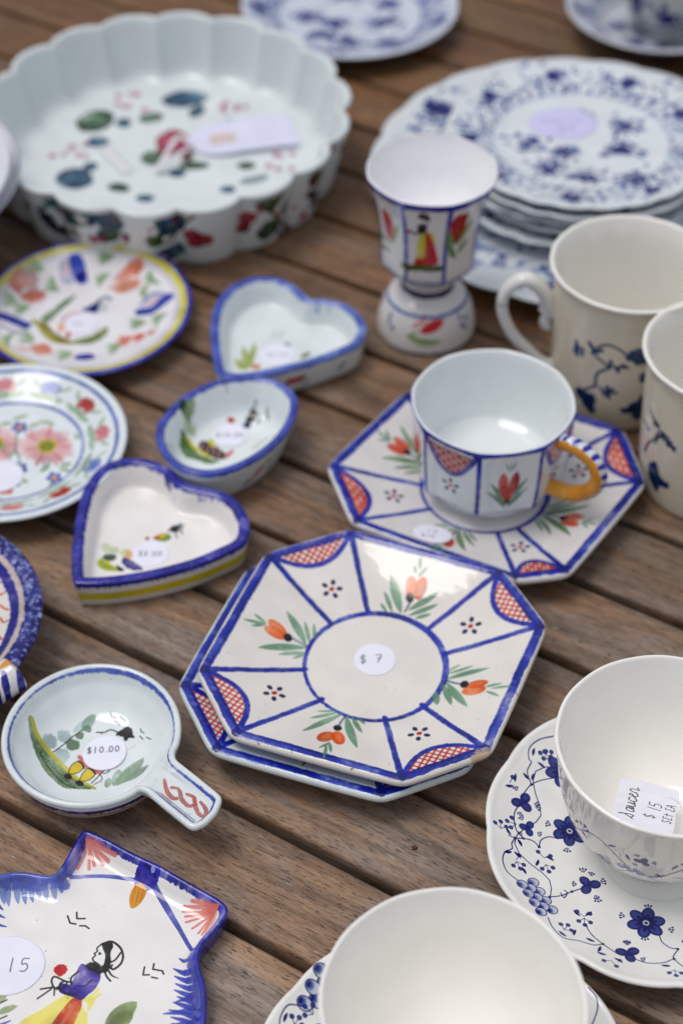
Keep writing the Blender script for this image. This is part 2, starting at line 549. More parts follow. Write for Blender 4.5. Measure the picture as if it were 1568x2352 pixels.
def wood_mat():
    m, n, l, b = principled('weathered_teak')
    tc = n.new('ShaderNodeTexCoord')
    oi = n.new('ShaderNodeObjectInfo')
    def math_(op, a, bb=None, v=None):
        x = n.new('ShaderNodeMath'); x.operation = op
        for i, s in enumerate((a, bb)):
            if s is None: continue
            if isinstance(s, (int, float)): x.inputs[i].default_value = s
            else: l.new(s, x.inputs[i])
        return x.outputs[0]
    off = n.new('ShaderNodeCombineXYZ')
    l.new(math_('MULTIPLY', oi.outputs['Random'], 37.0), off.inputs[0])
    l.new(math_('MULTIPLY', oi.outputs['Random'], 11.0), off.inputs[1])
    add = n.new('ShaderNodeVectorMath'); add.operation = 'ADD'
    l.new(tc.outputs['Object'], add.inputs[0]); l.new(off.outputs[0], add.inputs[1])
    # wavy warp so that the grain drifts
    wn_ = n.new('ShaderNodeTexNoise'); wn_.inputs['Scale'].default_value = 6; wn_.inputs['Detail'].default_value = 2
    wmp = n.new('ShaderNodeMapping'); wmp.inputs['Scale'].default_value = (1, 2.2, 1)
    l.new(add.outputs[0], wmp.inputs[0]); l.new(wmp.outputs[0], wn_.inputs['Vector'])
    wsc = n.new('ShaderNodeVectorMath'); wsc.operation = 'MULTIPLY_ADD'
    wsc.inputs[1].default_value = (0, 0.018, 0)
    l.new(wn_.outputs['Color'], wsc.inputs[0]); l.new(add.outputs[0], wsc.inputs[2])
    def noise(scale, sc3, det=5, rough=0.6, dist=0):
        mp = n.new('ShaderNodeMapping'); mp.inputs['Scale'].default_value = sc3
        l.new(wsc.outputs[0], mp.inputs[0])
        t = n.new('ShaderNodeTexNoise')
        t.inputs['Scale'].default_value = scale; t.inputs['Detail'].default_value = det; t.inputs['Roughness'].default_value = rough
        t.inputs['Distortion'].default_value = dist
        l.new(mp.outputs[0], t.inputs['Vector'])
        return t.outputs['Fac']
    def ramp(f, stops):
        r = n.new('ShaderNodeValToRGB')
        e = r.color_ramp.elements
        while len(e) < len(stops): e.new(0.5)
        for q, (p, c) in zip(e, stops):
            q.position = p; q.color = c if len(c) == 4 else c + (1,)
        l.new(f, r.inputs['Fac']); return r.outputs['Color']
    def mix(t, f, a, bb):
        x = n.new('ShaderNodeMix'); x.data_type = 'RGBA'; x.blend_type = t
        for nm, s in (('Factor', f), ('A', a), ('B', bb)):
            if isinstance(s, (int, float)): x.inputs[nm].default_value = s
            elif isinstance(s, tuple): x.inputs[nm].default_value = s
            else: l.new(s, x.inputs[nm])
        return x.outputs['Result']
    blotch = noise(1, (9, 34, 34), 6, 0.65, 0.4)
    base = ramp(blotch, [(0.28, (0.125, 0.072, 0.042)), (0.48, (0.262, 0.162, 0.098)), (0.70, (0.410, 0.255, 0.152))])
    grey = noise(1, (5, 24, 24), 7, 0.7, 0.8)
    gm = ramp(grey, [(0.45, (0, 0, 0)), (0.60, (1, 1, 1))])
    base = mix('MIX', math_('MULTIPLY', gm, 0.62), base, (0.290, 0.268, 0.252, 1))
    fine = noise(1, (90, 820, 820), 5, 0.72)
    base = mix('MULTIPLY', 1.0, base, ramp(fine, [(0.30, (0.30, 0.28, 0.26)), (0.46, (0.90, 0.90, 0.90)), (0.72, (1.22, 1.20, 1.18))]))
    mott = noise(1, (22, 95, 95), 5, 0.7, 0.6)
    base = mix('MULTIPLY', 1.0, base, ramp(mott, [(0.32, (0.62, 0.60, 0.58)), (0.52, (1.04, 1.04, 1.04)), (0.7, (1.24, 1.22, 1.20))]))
    line = noise(1, (5, 190, 190), 3, 0.5)
    base = mix('MULTIPLY', 0.8, base, ramp(line, [(0.30, (0.55, 0.52, 0.5)), (0.5, (1, 1, 1)), (0.72, (1.12, 1.1, 1.08))]))
    pit = noise(1, (170, 1250, 1250), 2, 0.5)
    base = mix('MIX', math_('MULTIPLY', ramp(pit, [(0.33, (1, 1, 1)), (0.39, (0, 0, 0))]), 0.8), base, (0.022, 0.013, 0.009, 1))
    fl = noise(1, (110, 700, 700), 1, 0.5)
    patch = noise(1, (16, 60, 60), 3, 0.5)
    fm = math_('MULTIPLY', ramp(fl, [(0.70, (0, 0, 0)), (0.75, (1, 1, 1))]), ramp(patch, [(0.42, (0, 0, 0)), (0.6, (1, 1, 1))]))
    base = mix('MIX', math_('MULTIPLY', fm, 0.8), base, (0.47, 0.43, 0.40, 1))
    # small round knots with a darker heart
    kv = n.new('ShaderNodeTexVoronoi'); kv.inputs['Scale'].default_value = 7.5
    kmp = n.new('ShaderNodeMapping'); kmp.inputs['Scale'].default_value = (0.8, 1.25, 0.2)
    l.new(add.outputs[0], kmp.inputs[0]); l.new(kmp.outputs[0], kv.inputs['Vector'])
    base = mix('MIX', math_('MULTIPLY', ramp(kv.outputs['Distance'], [(0.016, (1, 1, 1)), (0.030, (0, 0, 0))]), 0.8), base, (0.060, 0.022, 0.014, 1))
    base = mix('MULTIPLY', 1.0, base, ramp(kv.outputs['Distance'], [(0.02, (0.72, 0.68, 0.64)), (0.11, (1, 1, 1))]))
    base = mix('MULTIPLY', 1.0, base, oi.outputs['Color'])
    hs = n.new('ShaderNodeHueSaturation')
    l.new(base, hs.inputs['Color'])
    l.new(math_('ADD', math_('MULTIPLY', oi.outputs['Random'], 0.30), 0.86), hs.inputs['Value'])
    l.new(hs.outputs[0], b.inputs['Base Color'])
    l.new(ramp(grey, [(0.35, (0.42, 0.42, 0.42)), (0.65, (0.68, 0.68, 0.68))]), b.inputs['Roughness'])
    hgt = math_('ADD', math_('ADD', fine, math_('MULTIPLY', line, 0.8)), math_('MULTIPLY', ramp(pit, [(0.30, (0, 0, 0)), (0.4, (1, 1, 1))]), 0.6))
    bp = n.new('ShaderNodeBump'); bp.inputs['Strength'].default_value = 0.55; bp.inputs['Distance'].default_value = 0.0006
    l.new(hgt, bp.inputs['Height']); l.new(bp.outputs['Normal'], b.inputs['Normal'])
    return m
WOOD = wood_mat()
PA = R(-31.48)
PITCH_U, U0, GAP = 5.81, 30.69, 0.60
ex, nx = np.array([math.cos(PA), math.sin(PA)]), np.array([-math.sin(PA), math.cos(PA)])
tc0 = nx*90
table = thing('wooden_table', 'long brown slatted table top of weathered planks running diagonally under all the crockery', 'table', (tc0[0], tc0[1], 0))
def plank(k):
    w = PITCH_U - GAP
    sec = [(0.10, -2.2), (0, -2.0), (0, -0.26), (0.03, -0.13), (0.11, -0.045), (0.26, 0.0), (w*0.35, 0.012), (w*0.65, 0.012), (w - 0.20, 0),
           (w - 0.07, -0.04), (w - 0.01, -0.12), (w, -0.24), (w, -2.0), (w - 0.1, -2.2)]
    n = 40
    xs = np.linspace(-125, 150, n)
    V, Fc = [], []
    ph = rng.uniform(0, 6, 4)
    ns = len(sec)
    for x in xs:
        for i, (u, z) in enumerate(sec):
            du = 0.035*math.sin(x*0.21 + ph[0]) + 0.02*math.sin(x*0.73 + ph[1])
            dz = 0.018*math.sin(x*0.13 + ph[2]) if z > -0.5 else 0
            V.append((x, u + du*(1 if i > 6 else 0.7), z + dz))
    for a in range(n - 1):
        for i in range(ns):
            j = (i + 1) % ns
            Fc.append((a*ns + j, a*ns + i, (a+1)*ns + i, (a+1)*ns + j))
    Fc.append(tuple(range(ns))); Fc.append(tuple((n-1)*ns + i for i in range(ns - 1, -1, -1)))
    o = mesh('plank', V, Fc, WOOD, table)
    o.location = (0, 0, 0)
    u = U0 + PITCH_U*(k - 1) + GAP - 90      # near edge of plank k
    p = nx*u
    o.location = (p[0]*CM, p[1]*CM, 0.0)
    o.rotation_euler = (0, 0, PA)
    far = min(1, max(0, (k - 4)/8))           # far boards darker and redder: shade towards the back put into the colour
    o.color = tuple(v*(1 - 0.16*min(1, max(0, (k - 1)/4))) for v in (1.20 - 0.46*far, 1.16 - 0.64*far, 1.12 - 0.84*far)) + (1,)
    return o
for k in range(-7, 27): plank(k)
def beam(x, w, z0, z1, u0, u1, name):
    V = [(x + a*w, u, z) for a in (0, 1) for u in (u0, u1) for z in (z0, z1)]
    Fc = [(0, 1, 3, 2), (4, 6, 7, 5), (0, 4, 5, 1), (2, 3, 7, 6), (0, 2, 6, 4), (1, 5, 7, 3)]
    o = mesh(name, V, Fc, WOOD, table, smooth_all=False)
    o.rotation_euler = (0, 0, PA)
    return o
for x in (-70, 20, 100): beam(x, 6, -7.5, -2.25, -100, 90, 'cross_beam')
for x in (-70, 100):
    for u in (-98, 82): beam(x, 6, -73.9, -7.55, u, u + 6, 'leg')

# ------------------------------------------------------------------ painting helpers shared by the crockery
BLUE, BLUE2, NAVY = (32, 62, 168), (66, 92, 178), (22, 26, 84)
RED, ORANGE, GREEN, PALEG = (178, 52, 32), (226, 92, 36), (104, 150, 118), (150, 178, 150)
def ploc(c, zf):
    def f(x, y):
        z = zf(0, 0)
        for _ in range(5):
            w = at(x, y, z) - c
            z = zf(w[0], w[1])
        return w
    return f
def cloc(c, rf, Rr):
    """picture point -> (angle * Rr, z) on the near side of a round body with radius rf(z)"""
    c = np.array(c, float)
    def f(x, y):
        d = dray(x, y)
        z = 3.0
        for _ in range(12):
            r = rf(z)
            a = d[0]**2 + d[1]**2
            b = -2*(d[0]*c[0] + d[1]*c[1])
            q = b*b - 4*a*(c @ c - r*r)
            t = (-b - math.sqrt(max(q, 0)))/(2*a)
            z = 0.5*z + 0.5*(H + d[2]*t)
        p = d[:2]*t - c
        return np.array([math.atan2(p[0], -p[1])*Rr, z])
    return f
def vert(x, y, yw):
    """point on the upright plane y = yw seen at picture point x, y"""
    d = dray(x, y)
    t = yw/d[1]
    return np.array([d[0]*t, yw, H + d[2]*t])

def tulip(c, base, out, L=3.3, col=ORANGE, s=1.0, mirror=1, var=0.45, lcol=GREEN):
    """brushed bud with leaves; base on the circle, out = unit vector outward, canvas cm"""
    o = np.array(out, float); v = np.array([-o[1], o[0]])*mirror
    P = lambda a, b: np.array(base) + (o*a + v*b)*s
    j = lambda: rng.uniform(-0.06, 0.06)
    for (a0, b0, a1, b1, w, bd) in ((0.05, 0.12, 2.15, 1.15, 0.36, 0.10), (0.0, 0.35, 1.25, 1.30, 0.20, 0.08), (-0.05, 0.55, 0.75, 1.25, 0.16, 0.05),
                                    (0.05, -0.1, 1.85, -1.20, 0.36, -0.12), (0.0, -0.3, 1.15, -1.35, 0.22, -0.1), (-0.05, -0.5, 0.65, -1.30, 0.16, -0.05)):
        c.leaf(P(a0, b0), P(a1 + j(), b1 + j()), w*s, lcol, bd, alpha=0.92, var=var)
    c.leaf(P(0.0, 0.08), P(1.15, 0.02), 0.07*s, NAVY, 0.1); c.leaf(P(0.0, -0.06), P(1.15, 0.0), 0.06*s, NAVY, 0.05)
    for sg in (1, -1):
        c.dot(P(1.62, 0.24*sg), 0.50*s, col, 0.27*s, math.atan2(*(o*1 + v*0.22*sg)[::-1]), alpha=0.95, var=0.6)
        c.leaf(P(1.35, 0.2*sg), P(1.95, 0.34*sg), 0.08*s, tuple(int(q*0.78) for q in col), 0.1, alpha=0.5)
        c.leaf(P(1.45, 0.05*sg), P(2.0, 0.14*sg), 0.06*s, (245, 160, 110), 0.1, alpha=0.5)
    c.dot(P(1.15, 0.0), 0.20*s, (18, 18, 50), 0.19*s)
    c.leaf(P(2.12, 0.05), P(2.62, 0.42), 0.15*s, GREEN, 0.1); c.leaf(P(2.15, 0), P(2.95, 0.02), 0.15*s, GREEN, 0); c.leaf(P(2.12, -0.05), P(2.6, -0.4), 0.15*s, GREEN, -0.1)
def fivedots(c, p, s=1.0, a0=0.3):
    for i in range(5):
        a = a0 + i*2*math.pi/5
        c.dot(np.array(p) + np.array([math.cos(a), math.sin(a)])*0.33*s, 0.135*s, NAVY, 0.10*s, a, alpha=0.97, var=0.15)
    c.dot(p, 0.12*s, (178, 50, 30), 0.10*s, 0.5, var=0.2)
def hatch(c, A, B, inward, depth, s=1.0, col=(200, 62, 30), step=0.30, w=0.10, base=None, dabs=(236, 232, 226)):
    """cross hatched segment between A and B closed by a blue arc that bulges inward"""
    A, B, n = np.array(A), np.array(B), np.array(inward)
    d = B - A; Ls = np.linalg.norm(d); e = d/Ls
    arc = lambda t: A + e*Ls*t + n*depth*(1 - (2*t - 1)**2)
    def inside(p):
        t = (p - A) @ e/Ls
        return 0.03 < t < 0.97 and 0.02 < (p - A) @ n < depth*(1 - (2*t - 1)**2) - 0.06
    if base:
        c.poly([arc(t) for t in np.linspace(0.02, 0.98, 20)], base, var=0.5)
        k = 0
        for a in np.arange(0.25, Ls, 0.34):
            for b in np.arange(0.14, depth, 0.30):
                p = A + e*(a + 0.13*(k % 2)) + n*b; k += 1
                if inside(p): c.leaf(p - e*0.04 - n*0.09, p + e*0.04 + n*0.09, 0.13*s, dabs, alpha=1.0)
        c.line([arc(t) for t in np.linspace(0, 1, 24)], 0.30*s, BLUE, var=0.5, rough=0.03)
        return
    for sg in (1, -1):
        u = (e*0.62 + n*sg*0.78) if sg > 0 else (e*0.75 - n*0.66)
        m = np.array([-u[1], u[0]])
        for k in np.arange(-Ls*2, Ls*2, step):
            seg = []
            o = (A + B)/2 + m*(k + rng.uniform(-0.03, 0.03))
            for q in np.arange(-Ls, Ls, 0.07):
                p = o + u*q
                if inside(p): seg.append(p)
                elif len(seg) > 1: c.line(seg, w*s, col, var=0.4, alpha=0.95); seg = []
                else: seg = []
            if len(seg) > 1: c.line(seg, w*s, col, var=0.4, alpha=0.95)
    c.line([arc(t) for t in np.linspace(0, 1, 24)], 0.30*s, BLUE, var=0.5, rough=0.03)

OCT_S = [(0.36, 0.0, 1), (0.42, 0.0, 1), (0.44, 0.10, 1), (0.50, 0.36, 0.8), (0.75, 1.0, 0.25), (0.94, 1.42, 0), (0.985, 1.58, 0), (1.0, 1.76, 0), (0.998, 1.94, 0),
         (0.984, 2.06, 0), (0.965, 2.08, 0), (0.94, 2.02, 0), (0.88, 1.86, 0.05), (0.65, 1.26, 0.35), (0.47, 0.86, 0.9), (0.43, 0.80, 1), (0.30, 0.79, 1), (0.15, 0.79, 1), (0.01, 0.79, 1)]
def octo_plate(name, label, c, z0, corners, shorts, base, group, rc=3.74, paint=None, spokes=None, pat=1.0, edge_tint=None, skip=(), hd=1.32, hbase=None):
    """eight sided earthenware plate. corners: blue line corners in the plate frame (cm), cyclic; shorts: index of the first corner of each short side"""
    cr_ = np.array(corners, float)
    th = np.linspace(-np.pi, np.pi, 720, endpoint=False)
    ro = np.zeros(720)
    for i, t in enumerate(th):
        d = np.array([math.cos(t), math.sin(t)])
        for k in range(8):
            A, B = cr_[k], cr_[(k+1) % 8]
            M = np.array([d, A - B]).T
            if abs(np.linalg.det(M)) < 1e-9: continue
            s_, u_ = np.linalg.solve(M, A)
            if s_ > 0 and -1e-6 <= u_ <= 1 + 1e-6: ro[i] = s_
    kx = np.exp(-np.linspace(-2, 2, 25)**2); kx /= kx.sum()
    ro = np.convolve(np.r_[ro[-12:], ro, ro[:12]], kx, 'valid') + 0.42
    rf = lambda t: np.interp((t + np.pi) % (2*np.pi) - np.pi, np.r_[th, np.pi], np.r_[ro, ro[0]])
    rm = ro.mean()
    n = 192
    T = np.linspace(0, 2*np.pi, n, endpoint=False)
    p = curve([(a, b) for a, b, _ in OCT_S], 3)
    ms = np.interp(np.linspace(0, len(OCT_S) - 1, len(p)), range(len(OCT_S)), [q[2] for q in OCT_S])
    rings = []
    for (s_, z), m in zip(p, ms):
        r = s_*(rf(T)*(1 - m) + rm*m)
        rings.append(np.c_[np.cos(T)*r, np.sin(T)*r, np.full(n, z) + 0.03*np.sin(2*T + 1)*s_])
    tS = [q[0] for q in OCT_S[10:]][::-1]; tZ = [q[1] for q in OCT_S[10:]][::-1]
    zf = lambda x, y: z0 + np.interp(math.hypot(x, y)/rf(math.atan2(y, x)), tS, tZ)
    X = ro.max() + 0.3
    cv = Canvas(-X, -X, X, X, 52, base, ploc(np.array(c), zf))
    # blue paint
    for k in range(8):
        A, B = cr_[k], cr_[(k+1) % 8]
        if k in shorts:
            mid = (A + B)/2
            hatch(cv, A*0.985 + B*0.015, B*0.985 + A*0.015, -mid/np.linalg.norm(mid), hd, base=hbase)
        else:
            tm = (A + B)/2
    for k in range(8):
        A, B = cr_[k], cr_[(k+1) % 8]
        t = np.linspace(0, 1, 14)[:, None]
        q = A + (B - A)*t + rng.normal(0, 0.012, (14, 2))
        cv.line(q, [0.46, 0.52, 0.47, 0.52, 0.47], BLUE, var=0.7, rough=0.03, alpha=1.0)
        cv.line(q*0.985, 0.10, NAVY, var=0.6, alpha=0.45)
        a = math.atan2(A[1], A[0])
        e = np.array(spokes[k]) if spokes else np.array([math.cos(a), math.sin(a)])*rc
        q = e + (A*0.985 - e)*np.linspace(0, 1, 10)[:, None] + rng.normal(0, 0.01, (10, 2))
        cv.line(q, [0.29, 0.33, 0.30, 0.34, 0.36], BLUE, var=0.6, rough=0.025, alpha=1.0)
        cv.line(q, 0.08, NAVY, var=0.6, alpha=0.4)
        cv.dot(A, 0.26, NAVY, alpha=0.5, rough=0.1)
    ring_ = [(math.cos(a)*rc, math.sin(a)*rc) for a in np.linspace(0, 2*np.pi, 80)]
    cv.line(ring_, list(0.20 + 0.09*(1 + np.sin(np.linspace(0, 6.28, 80) + 0.9))/1.0), BLUE, var=0.8, rough=0.03)
    for k in range(8):
        A, B = cr_[k], cr_[(k+1) % 8]
        aA, aB = [math.atan2(q[1], q[0]) for q in ((np.array(spokes[k]), np.array(spokes[(k+1) % 8])) if spokes else (A, B))]
        if k in skip: continue
        if k in shorts: fivedots(cv, (A + B)*0.5*(0.655 if not spokes else 0.66), 1.3, rng.uniform(0, 1))
    if paint: paint(cv)
    gm = glaze(name + '_glaze', cv, rough=0.10)
    o = loft(name, rings, [0]*(len(rings) - 1), [gm], None, top=cv)
    o.location = (c[0]*CM, c[1]*CM, z0*CM)
    o['label'] = label; o['category'] = 'plate'
    if group: o['group'] = group
    return o, cv, zf

# ---- the two stacked eight sided plates in the middle
C1 = at(861, 1529, 0.85 + 0.79)
b1 = [(805, 1223), (1144, 1316), (1240, 1439), (1114, 1718), (922, 1784), (544, 1682), (469, 1538), (619, 1277)]
k1 = [at(*q, 0.85 + 2.05) - C1 for q in b1]
sp1 = [(844, 1405), (985, 1444), (1022, 1502), (968, 1619), (883, 1648), (739, 1606), (702, 1538), (762, 1434)]
s1 = [at(*q, 1.64) - C1 for q in sp1]
def paint_o1(cv):
    cv.C(376.3, 1159.9, 0.32)              # the crop 600,1850 at 1.96 per source pixel
    cr_ = lambda ox, oy: (ox*0.6272, oy*0.6272, 0.32)
    def flower(crop, bud, petals, leaves, stem, sprig):
        cv.crop = cr_(*crop)
        for p0, p1, w in leaves: cv.Lf(p0, p1, w, GREEN, rng.uniform(-0.06, 0.06), alpha=0.9, var=0.5)
        cv.L(stem, 7, NAVY, alpha=0.9); cv.L([(x + 14, y - 4) for x, y in stem], 5, (60, 90, 100), alpha=0.7)
        for (p, rx, ry, a) in petals:
            cv.D(p, rx, ORANGE, ry, a, var=0.6, alpha=0.95)
            cv.D((p[0] + 4, p[1] - 3), rx*0.55, (240, 150, 95), ry*0.35, a, var=0.5, alpha=0.55, soft=0.05)
        cv.D(bud, 30, (18, 18, 50), 27)
        for p0, p1 in sprig: cv.Lf(p0, p1, 22, GREEN, 0.05, alpha=0.9, var=0.4)
    # left
    flower((600, 1900), (890, 850), [((815, 780), 74, 34, -0.5), ((800, 815), 80, 34, -0.25)],
           [((1015, 895), (882, 665), 52), ((1042, 880), (1010, 738), 28), ((1075, 858), (1076, 752), 22), ((1015, 922), (682, 924), 52), ((1010, 957), (822, 972), 28), ((1010, 968), (925, 1004), 22)],
           [(1025, 915), (960, 880), (905, 850)], [((735, 750), (570, 720)), ((735, 745), (648, 680)), ((735, 755), (628, 765))])
    # top
    flower((1300, 1900), (393, 563), [((402, 490), 62, 40, 1.5), ((468, 497), 66, 40, 1.1)],
           [((325, 665), (255, 405), 58), ((262, 662), (208, 520), 28), ((225, 662), (182, 605), 20), ((385, 650), (595, 528), 44), ((385, 690), (590, 615), 34), ((430, 712), (540, 685), 26)],
           [(350, 665), (375, 625), (395, 580)], [((465, 362), (468, 275)), ((436, 390), (425, 335)), ((452, 415), (520, 345))])
    # right
    flower((1300, 2400), (782, 203), [((872, 203), 76, 28, 0.0), ((848, 245), 82, 38, -0.05)],
           [((655, 165), (958, 90), 40), ((655, 130), (845, 73), 22), ((660, 112), (755, 66), 16), ((655, 190), (800, 362), 50), ((625, 205), (686, 348), 44), ((578, 260), (586, 350), 44)],
           [(650, 175), (700, 192), (765, 203)], [((930, 225), (1052, 200)), ((975, 236), (1120, 222)), ((935, 255), (1028, 292))])
    # bottom
    flower((600, 2400), (1245, 515), [((1160, 580), 66, 44, 0.5), ((1250, 588), 62, 46, -1.3)],
           [((1275, 415), (1000, 540), 46), ((1240, 405), (1052, 448), 30), ((1235, 392), (1098, 402), 20), ((1310, 430), (1384, 655), 54), ((1352, 435), (1420, 548), 34), ((1392, 445), (1442, 488), 22)],
           [(1300, 430), (1270, 465), (1250, 500)], [((1190, 620), (1110, 662)), ((1165, 630), (1143, 742)), ((1185, 620), (1196, 695))])
    # chips and grime along the rim
    for a in list(rng.uniform(0, 6.28, 16)):
        k = int(a/6.2832*8) % 8
        A, B = np.array(k1[k]), np.array(k1[(k + 1) % 8])
        p = (A + (B - A)*rng.uniform(0.05, 0.95))*rng.uniform(1.035, 1.05)
        cv.dot(p, rng.uniform(0.03, 0.09), (176, 146, 112) if rng.random() < 0.6 else (96, 84, 76), rng.uniform(0.02, 0.05), rng.uniform(0, 3), rough=0.06, alpha=0.75)
    for _ in range(26):
        a, q = rng.uniform(0, 6.28), 8.5*math.sqrt(rng.uniform(0, 1))
        cv.dot((q*math.cos(a), q*math.sin(a)), rng.uniform(0.012, 0.03), (120, 104, 92), alpha=0.7)
    # kiln wear: bare buff clay on two corners
    for q, r in (((1470, 478), 18), ((1232, 960), 46), ((1200, 968), 30)):
        cv.crop = (600*0.6272, 1850*0.6272, 0.6)
        p = cv.P([q])[0]
        cv.dot(p*1.0, cv.cm(q, r)*0.8, (205, 180, 150), rough=0.25, alpha=0.8)
GP = 'eight sided blue line plates'
o1, cv1, zf1 = octo_plate('octagonal_plate', 'upper of two stacked cream eight sided plates, orange flowers and 7 dollar sticker', C1, 0.85, k1, (1, 3, 5, 7),
                          (230, 225, 218), GP, paint=paint_o1, spokes=[tuple(q) for q in s1])
p = at(861, 1515, 1.64) - C1
sticker(o1, p, 1.12, 0.80, '$7', size=0.62, lines=[('$', (-0.82, -0.28), 0.60), ('7', (0.0, -0.22), 0.60)])

sh = np.mean([at(400, 1576, 1.95) - at(451, 1546, 2.8), at(476, 1727, 1.95) - at(526, 1702, 2.8), at(880, 1850, 1.6) - at(919, 1809, 2.45), at(1098, 1764, 1.8) - at(1140, 1716, 2.6)], axis=0)
C2 = C1 + sh
def paint_o2(cv):
    for k, (A, B) in enumerate(zip(k1, k1[1:] + k1[:1])):
        if k in (0, 2, 4, 6):
            m = (A + B)/2; o = m/np.linalg.norm(m)
            tulip(cv, o*3.7, o, s=1.15, mirror=1)
o2, cv2, zf2 = octo_plate('octagonal_plate', 'lower pale blue eight sided plate, nearly hidden under the 7 dollar plate', C2, 0.0, k1, (1, 3, 5, 7),
                          (222, 231, 232), GP, paint=paint_o2)

def on_slope(o, zf, p, r, z0=0.0, **k):
    e = 0.5
    gx, gy = [(zf(p[0] + dx, p[1] + dy) - zf(p[0] - dx, p[1] - dy))/(2*e) for dx, dy in ((e, 0), (0, e))]
    return sticker(o, p, r, zf(p[0], p[1]) - z0 + 0.05, tilt=(gx, gy), **k)
# ---- eight sided saucer with its teacup
C3 = at(1112, 1122, 0.79)
b3 = [(765, 1070), (821, 1196), (1183, 1322), (1297, 1308), (1468, 1107), (1418, 989)]
k3 = [at(*q, 2.05) - C3 for q in b3] + [np.array([-1.0, 8.6]), at(936, 908, 2.05) - C3]
k3[6] = -k3[2]*1.02
def paint_o3(cv):
    for k in (1, 3, 5, 7):
        A, B = k3[k], k3[(k+1) % 8]
        m = A/np.linalg.norm(A) + B/np.linalg.norm(B); o = m/np.linalg.norm(m)
        tulip(cv, o*3.85, o, s=1.22, mirror=-1, col=(206, 72, 46), lcol=(92, 128, 88))
o3, cv3, zf3 = octo_plate('octagonal_saucer', 'pale grey eight sided saucer with red flowers under the yellow handled teacup', C3, 0.0, k3, (0, 2, 4, 6),
                          (224, 221, 220), None, paint=paint_o3, hd=1.35, hbase=(204, 84, 70))
o3['category'] = 'saucer'
p = at(992, 1236, 1.25) - C3
on_slope(o3, zf3, p, 1.12, text='$', lines=[('1.0', (-0.3, 0.12), 0.34), ('$16', (-0.65, -0.45), 0.36)], faint=0.6, ry=1.05)

CT = at(1132, 921, 7.0)
TH0 = R(-102.5)
def octmod(t, m):
    a = (t - TH0) % (math.pi/4) - math.pi/8
    return (1 - m) + m*math.cos(math.pi/8)/np.cos(a)*1.0
zc_ = 0.80
rT = lambda z: float(np.interp(z, [2.0, 3.0, 6.5, 7.0], [4.15, 4.35, 4.55, 4.7]))
cw = Canvas(-math.pi*4.5, 0, math.pi*4.5, 7.4, 46, (228, 235, 236), cloc(CT, rT, 4.5), wrap=2*math.pi*4.5)
for k in range(8):
    ph = R(-12.5 + 45*k); ph = (ph + math.pi) % (2*math.pi) - math.pi
    x = ph*4.5
    cw.line([(x, 1.95), (x + 0.02, 4), (x, 6.9)], 0.26, BLUE, var=0.6, rough=0.04)
    xm = x + R(22.5)*4.5
    if k % 2 == 1:
        hatch(cw, (x + 0.15, 6.75), (x + R(45)*4.5 - 0.15, 6.75), (0, -1), 2.1, base=(166, 24, 24))
        fivedots(cw, (xm, 3.7), 1.3)
    else:
        for (a, b_, w) in ((-1.35, 1.2, 0.34), (-1.55, 0.45, 0.26), (-1.1, -0.1, 0.2), (1.35, 1.3, 0.34), (1.5, 0.5, 0.26), (1.2, -0.05, 0.2)):
            cw.leaf((xm + 0.1*np.sign(a), 2.5), (xm + a*0.8, 3.6 + b_*0.9), w, (120, 156, 128), 0.1*np.sign(a), var=0.5)
        for sg in (-1, 1):
            cw.poly(curve([(xm, 3.0), (xm + 0.55*sg, 4.1), (xm + 0.62*sg, 4.9), (xm + 0.38*sg, 5.45), (xm + 0.05*sg, 4.7)], 4, True), (196, 70, 62), var=0.6)
        cw.dot((xm, 3.0), 0.2, (40, 26, 60))
        for a in (-0.28, 0, 0.28): cw.leaf((xm + a*0.3, 5.55), (xm + a, 6.25), 0.1, GREEN)
XX = np.linspace(cw.x0, cw.x1, 60)
cw.line([(x, 6.98) for x in XX], 0.42, BLUE, var=0.5, rough=0.05)
cw.line([(x, 2.0) for x in XX], 0.22, BLUE, var=0.5, rough=0.03)
tea_side = glaze('teacup_paint', cw)
tea_in = glaze('teacup_white', None, (232, 237, 238), rough=0.09, speck=False)
teacup = thing('teacup', 'small white eight sided teacup with blue rim and yellow striped handle', 'cup', (CT[0], CT[1], zc_))
def tea_ring(r, z, m):
    k = octmod(TH, m)
    return np.c_[np.cos(TH)*r*k, np.sin(TH)*r*k, np.full(NR, z - zc_)]
spec = [(2.6, 0.82, 0, 0), (3.2, 0.82, 0, 0), (3.35, 0.95, 0, 0), (3.2, 1.5, 0, 0), (3.35, 1.8, 0.3, 0), (4.15, 1.94, 0.9, 0), (4.42, 2.08, 0.95, 1), (4.55, 3.0, 0.9, 1), (4.68, 5.0, 0.85, 1), (4.74, 6.3, 0.7, 1), (4.79, 6.88, 0.45, 1),
        (4.76, 7.03, 0.25, 1), (4.70, 7.08, 0.2, 1), (4.62, 7.10, 0.15, 0), (4.52, 7.05, 0.12, 0), (4.38, 6.6, 0.08, 0), (4.2, 5.0, 0.05, 0), (4.0, 3.4, 0.05, 0), (3.75, 2.7, 0, 0), (3.1, 2.36, 0, 0), (1.8, 2.28, 0, 0), (0.5, 2.26, 0, 0), (0.02, 2.26, 0, 0)]
rings, bands = [], []
for i, s_ in enumerate(spec):
    if i: 
        for t in (1/3, 2/3):
            q = [a + (b_ - a)*t for a, b_ in zip(spec[i-1][:3], s_[:3])]
            rings.append(tea_ring(*q)); bands.append(s_[3])
        bands.append(s_[3])
    rings.append(tea_ring(*s_[:3]))
cw.y0, cw.y1 = 0 - zc_, 7.4 - zc_
loft('cup_body', rings, bands, [tea_in, tea_side], teacup, side=cw)
